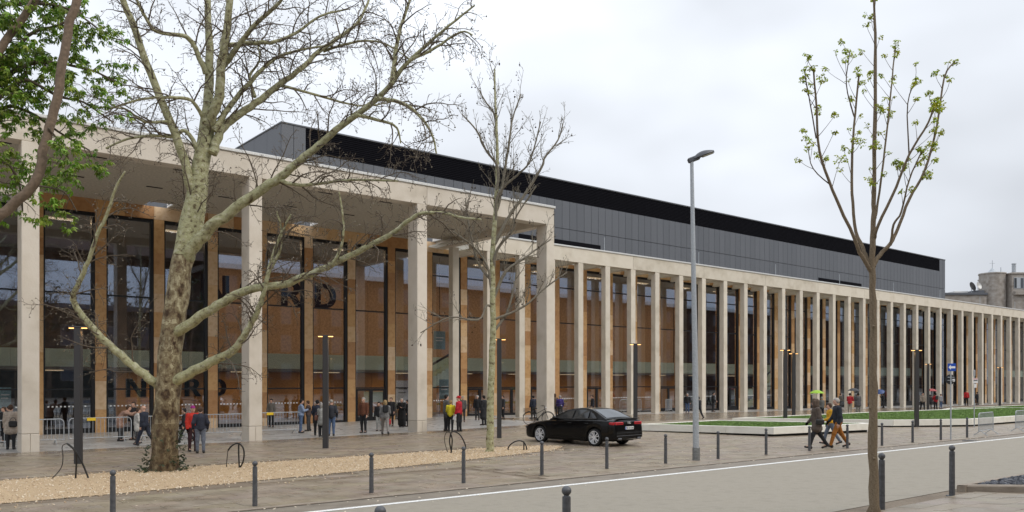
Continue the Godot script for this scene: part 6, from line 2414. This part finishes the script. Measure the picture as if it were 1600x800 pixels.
const PEOPLE := [
	["person in beige coat and black trousers standing at the photo's left edge", 5.34, 37.82, 1.74, 20, "stand", "parka", [0.52, 0.43, 0.35], [0.02, 0.021, 0.025], "short", [0.09, 0.05, 0.03]],
	["person in dark suit half cut by the photo's left edge", 5.73, 42.43, 1.55, 150, "stand", "jacket", [0.02, 0.021, 0.025], [0.02, 0.021, 0.025], "short", [0.09, 0.05, 0.03]],
	["person in dark brown jacket behind the beige coat at the left edge", 6.16, 44.16, 1.53, 100, "stand", "jacket", [0.10, 0.045, 0.03], [0.02, 0.021, 0.025], "short", [0.02, 0.016, 0.014]],
	["person in salmon coat bending over the crowd barrier", 9.82, 39.82, 1.68, -75, "bend", "parka", [0.46, 0.28, 0.21], [0.06, 0.06, 0.065], "short", [0.09, 0.05, 0.03]],
	["tall dark-haired person in black behind the white coat", 10.53, 40.26, 1.72, 170, "stand", "jacket", [0.02, 0.021, 0.025], [0.02, 0.021, 0.025], "short", [0.09, 0.05, 0.03]],
	["person in white coat leaning at the crowd barrier beside the bald man", 10.00, 37.67, 1.50, -60, "stand_wide", "parka", [0.62, 0.60, 0.56], [0.06, 0.06, 0.065], "short", [0.09, 0.05, 0.03]],
	["bald man in navy jacket walking left of the big plane tree", 9.93, 36.34, 1.67, 80, "walk", "jacket", [0.022, 0.028, 0.05], [0.022, 0.028, 0.05], "bald", [0.09, 0.05, 0.03]],
	["dark person with white shoes half hidden right of the big trunk", 11.80, 37.03, 1.50, 100, "walk", "jacket", [0.02, 0.021, 0.025], [0.02, 0.021, 0.025], "short", [0.02, 0.016, 0.014]],
	["person in orange-red jacket and purple cap beside the big trunk", 10.48, 32.05, 1.70, -140, "stand", "jacket", [0.62, 0.035, 0.02], [0.05, 0.015, 0.02], "cap", [0.35, 0.02, 0.22]],
	["man in dark navy jacket and grey jeans next to the purple cap", 10.40, 30.96, 1.69, 25, "pockets", "jacket", [0.03, 0.034, 0.055], [0.17, 0.19, 0.24], "short", [0.09, 0.05, 0.03]],
	["dark-haired person inside behind the barrier right of the second portico column", 19.31, 45.57, 1.61, 180, "stand", "jacket", [0.2, 0.18, 0.16], [0.02, 0.021, 0.025], "short", [0.02, 0.016, 0.014]],
	["man in pale blue shirt and jeans at the barrier's right end", 18.34, 39.58, 1.69, -70, "arms_front", "jacket", [0.30, 0.38, 0.55], [0.10, 0.16, 0.29], "short", [0.02, 0.016, 0.014]],
	["person in dark clothes facing the pale blue shirt", 19.30, 40.73, 1.58, 90, "arms_front", "jacket", [0.09, 0.06, 0.055], [0.06, 0.06, 0.065], "short", [0.09, 0.05, 0.03]],
	["guard in black jacket with back turned, left of the second lamp post", 18.09, 37.20, 1.70, 10, "stand_wide", "jacket", [0.022, 0.028, 0.05], [0.02, 0.021, 0.025], "short", [0.02, 0.016, 0.014]],
	["woman in light grey coat half behind the second lamp post", 17.84, 36.22, 1.57, -20, "stand", "parka", [0.38, 0.38, 0.36], [0.02, 0.021, 0.025], "bob", [0.42, 0.40, 0.37]],
	["man in grey cap, navy jacket and blue jeans right of the second lamp post", 18.38, 36.30, 1.71, 10, "pockets", "jacket", [0.035, 0.038, 0.05], [0.10, 0.16, 0.29], "cap", [0.40, 0.38, 0.34]],
	["grey-haired man in brown jacket and scarf walking from the doors", 20.62, 37.23, 1.77, 165, "stand", "jacket", [0.15, 0.052, 0.025], [0.02, 0.021, 0.025], "short", [0.42, 0.40, 0.37]],
	["person in white trousers behind the woman with the red bag", 21.94, 37.99, 1.50, 175, "stand", "jacket", [0.02, 0.021, 0.025], [0.6, 0.6, 0.58], "short", [0.02, 0.016, 0.014]],
	["blond woman in grey jacket with backpack, walking to the doors", 20.68, 35.20, 1.71, 15, "walk", "jacket", [0.22, 0.22, 0.22], [0.30, 0.28, 0.26], "bob", [0.42, 0.29, 0.14]],
	["man in black coat behind the blond woman's shoulder", 24.74, 41.46, 1.62, 170, "stand", "parka", [0.02, 0.021, 0.025], [0.02, 0.021, 0.025], "short", [0.09, 0.05, 0.03]],
	["grey-haired person in an ankle-length black coat left of the third portico column", 24.54, 39.95, 1.61, 170, "arms_front", "cassock", [0.008, 0.008, 0.009], [0.02, 0.021, 0.025], "short", [0.42, 0.40, 0.37]],
	["person in black half hidden by the third portico column", 25.06, 40.17, 1.50, 100, "stand", "coat", [0.02, 0.021, 0.025], [0.02, 0.021, 0.025], "short", [0.02, 0.016, 0.014]],
	["dark-haired man in grey jacket facing the red cap", 24.40, 35.40, 1.85, -60, "stand", "jacket", [0.13, 0.125, 0.12], [0.02, 0.021, 0.025], "short", [0.02, 0.016, 0.014]],
	["blond woman in bright yellow jacket seen from behind", 24.28, 34.83, 1.58, -10, "stand_wide", "jacket", [0.88, 0.74, 0.03], [0.02, 0.021, 0.025], "short", [0.42, 0.29, 0.14]],
	["man in red jacket and red cap beside the yellow jacket", 24.55, 34.48, 1.79, 70, "stand", "jacket", [0.52, 0.015, 0.03], [0.02, 0.021, 0.025], "cap", [0.62, 0.02, 0.03]],
	["grey-haired person behind the red cap", 29.59, 41.16, 1.56, 175, "stand", "jacket", [0.16, 0.15, 0.14], [0.06, 0.06, 0.065], "short", [0.42, 0.40, 0.37]],
	["white-haired person in black before the dark glass left of the slender tree", 31.39, 42.09, 1.55, 170, "stand", "jacket", [0.02, 0.021, 0.025], [0.06, 0.06, 0.065], "short", [0.6, 0.58, 0.55]],
	["dark person half hidden by the slender plane tree's trunk", 28.52, 37.62, 1.67, 60, "stand", "coat", [0.02, 0.021, 0.025], [0.02, 0.021, 0.025], "short", [0.02, 0.016, 0.014]],
	["person half hidden by the lamp post right of the slender tree", 33.42, 42.04, 1.50, 120, "stand", "jacket", [0.06, 0.06, 0.065], [0.02, 0.021, 0.025], "short", [0.09, 0.05, 0.03]],
	["dark-haired person in blue standing behind the bicycle", 35.07, 40.98, 1.50, 30, "stand", "jacket", [0.022, 0.028, 0.05], [0.02, 0.021, 0.025], "short", [0.02, 0.016, 0.014]],
	["grey-haired person in purple jacket behind the black car", 35.87, 39.28, 1.53, 0, "stand_wide", "jacket", [0.055, 0.035, 0.20], [0.02, 0.021, 0.025], "short", [0.42, 0.40, 0.37]],
	["brown-haired person next to the purple jacket", 36.99, 41.01, 1.61, 30, "stand", "jacket", [0.12, 0.08, 0.05], [0.02, 0.021, 0.025], "bob", [0.09, 0.05, 0.03]],
	["person in dark jacket at the doors above the car's roof", 39.93, 40.44, 1.52, 100, "stand", "jacket", [0.025, 0.026, 0.034], [0.022, 0.028, 0.05], "short", [0.09, 0.05, 0.03]],
	["person in black jacket and jeans between columns left of the tall street lamp", 53.33, 43.18, 1.58, 165, "pockets", "jacket", [0.02, 0.021, 0.025], [0.10, 0.16, 0.29], "short", [0.42, 0.40, 0.37]],
	["person in black just right of the tall street lamp's pole", 44.40, 34.99, 1.50, 30, "walk", "jacket", [0.02, 0.021, 0.025], [0.02, 0.021, 0.025], "short", [0.02, 0.016, 0.014]],
	["person in black standing alone right of the tall street lamp", 58.22, 44.38, 1.66, -100, "stand_wide", "jacket", [0.02, 0.021, 0.025], [0.02, 0.021, 0.025], "short", [0.02, 0.016, 0.014]],
	["person under the lime green umbrella", 52.29, 30.77, 1.50, 20, "hold_up", "jacket", [0.16, 0.155, 0.15], [0.02, 0.021, 0.025], "short", [0.42, 0.40, 0.37]],
	["woman in brown hooded parka striding to the left, first of the walking trio", 29.41, 17.51, 1.95, 88, "walk", "parka", [0.12, 0.092, 0.075], [0.02, 0.021, 0.025], "hood", [0.13, 0.09, 0.065]],
	["person in yellow-orange jacket, middle of the walking trio", 31.98, 18.42, 1.72, 85, "walk_far", "jacket", [0.70, 0.36, 0.015], [0.17, 0.20, 0.26], "short", [0.09, 0.05, 0.03]],
	["white-haired man in navy jacket and rust-orange trousers, last of the walking trio", 30.62, 17.33, 1.98, 88, "walk", "jacket", [0.022, 0.028, 0.042], [0.42, 0.155, 0.022], "short", [0.55, 0.5, 0.45]],
	["person in red jacket and beige trousers under the black umbrella", 62.82, 34.53, 1.69, -40, "arms_front", "jacket", [0.48, 0.02, 0.03], [0.36, 0.32, 0.26], "short", [0.02, 0.016, 0.014]],
	["person in grey coat holding the black umbrella", 65.08, 35.05, 1.68, 10, "hold_up", "parka", [0.12, 0.115, 0.12], [0.26, 0.25, 0.22], "short", [0.02, 0.016, 0.014]],
	["person in brown-grey far behind the man in rust trousers", 76.62, 43.11, 1.57, -80, "stroll", "jacket", [0.2, 0.18, 0.15], [0.06, 0.06, 0.065], "short", [0.09, 0.05, 0.03]],
	["dark person with the blue umbrella just right of the young tree", 85.60, 43.34, 1.55, 60, "hold_up", "jacket", [0.02, 0.021, 0.025], [0.02, 0.021, 0.025], "short", [0.02, 0.016, 0.014]],
	["person in open tan jacket over a white shirt right of the broad lamp post", 77.51, 35.54, 1.71, 175, "stroll", "jacket", [0.30, 0.25, 0.20], [0.02, 0.021, 0.025], "short", [0.02, 0.016, 0.014]],
	["dark person half hidden by the lamp post beside the red umbrella", 80.31, 36.14, 1.50, 0, "stand", "jacket", [0.02, 0.021, 0.025], [0.02, 0.021, 0.025], "short", [0.02, 0.016, 0.014]],
	["person in red jacket under the red umbrella", 80.84, 35.85, 1.64, 10, "hold_up", "jacket", [0.5, 0.02, 0.03], [0.02, 0.021, 0.025], "short", [0.02, 0.016, 0.014]],
	["person in jeans beside the red umbrella", 88.70, 38.81, 1.52, -150, "stand", "jacket", [0.34, 0.34, 0.36], [0.10, 0.16, 0.29], "short", [0.02, 0.016, 0.014]],
	["distant person in red jacket holding papers, right of the blue sign", 104.46, 42.75, 1.83, 170, "stand", "jacket", [0.55, 0.02, 0.025], [0.02, 0.021, 0.025], "short", [0.09, 0.05, 0.03]],
	["distant person in black beside the thin sign post", 108.70, 43.22, 1.57, 30, "stand", "jacket", [0.02, 0.021, 0.025], [0.02, 0.021, 0.025], "short", [0.02, 0.016, 0.014]],
]

func build_people() -> void:
	var who := []
	for w in PEOPLE:
		who.append(person(w))
	umbrella(who[36], "lime green umbrella above the brown hooded parka's head", cloth(0.36, 0.62, 0.01, 0.5))
	umbrella(who[41], "black umbrella held by the person in the grey coat", cloth(0.03, 0.03, 0.035, 0.5))
	umbrella(who[43], "blue umbrella beside the young tree's trunk", cloth(0.05, 0.10, 0.28, 0.5), "wr0", 0.5)
	umbrella(who[46], "red umbrella beside a dark lamp post", cloth(0.42, 0.05, 0.05, 0.5))
	bag(who[18], "hand_bag", "bright red shopping bag carried by the blond woman", "wr1", Vector3(0.03, -0.28, 0), Vector3(0.16, 0.28, 0.36), cloth(0.55, 0.01, 0.02, 0.6))
	bag(who[18], "backpack", "small black backpack on the blond woman's back", "chest", Vector3(0, 0.02, 0.19), Vector3(0.28, 0.36, 0.14), cloth(0.02, 0.022, 0.026), false)
	bag(who[14], "shoulder_bag", "brown leather bag on the light grey coat's side", "hip0", Vector3(-0.12, 0.06, 0.12), Vector3(0.14, 0.26, 0.3), cloth(0.14, 0.05, 0.03, 0.5))
	bag(who[0], "shoulder_bag", "black bag hanging on the beige coat", "hip1", Vector3(0.02, 0.08, 0.21), Vector3(0.3, 0.24, 0.12), cloth(0.015, 0.015, 0.016, 0.5))
	bag(who[23], "shoulder_bag", "black bag hanging at the yellow jacket's side", "hip0", Vector3(-0.14, -0.02, 0.12), Vector3(0.16, 0.3, 0.26), cloth(0.018, 0.018, 0.02, 0.6))
	bag(who[37], "shoulder_bag", "black bag at the hip of the brown hooded parka", "hip0", Vector3(-0.19, 0.06, 0.02), Vector3(0.12, 0.22, 0.32), cloth(0.015, 0.015, 0.016, 0.5))
	bag(who[17], "carrier_bag", "white carrier bag beside the blond woman", "wr0", Vector3(0, -0.2, 0), Vector3(0.12, 0.34, 0.3), cloth(0.66, 0.66, 0.66, 0.6))
	bag(who[46], "backpack", "dark backpack on the red jacket under the red umbrella", "chest", Vector3(0, 0.0, 0.2), Vector3(0.3, 0.4, 0.14), cloth(0.03, 0.03, 0.035), false)
	for q in [[who[24], "white sheets of paper held by the man in the red cap"], [who[48], "white sheet of paper held by the distant person in red"]]:
		var at := held(q[0], "wr0", Vector3(0, -0.18, -0.03))
		var pp := thing("paper_sheet", q[1], "paper", at, q[0].rotation.y + 1.2)
		pp.rotation.z = 0.3
		part("sheet", cbx(Vector3(-0.1, -0.15, -0.004), Vector3(0.1, 0.15, 0.004), 0.002), M["sign white"], pp)
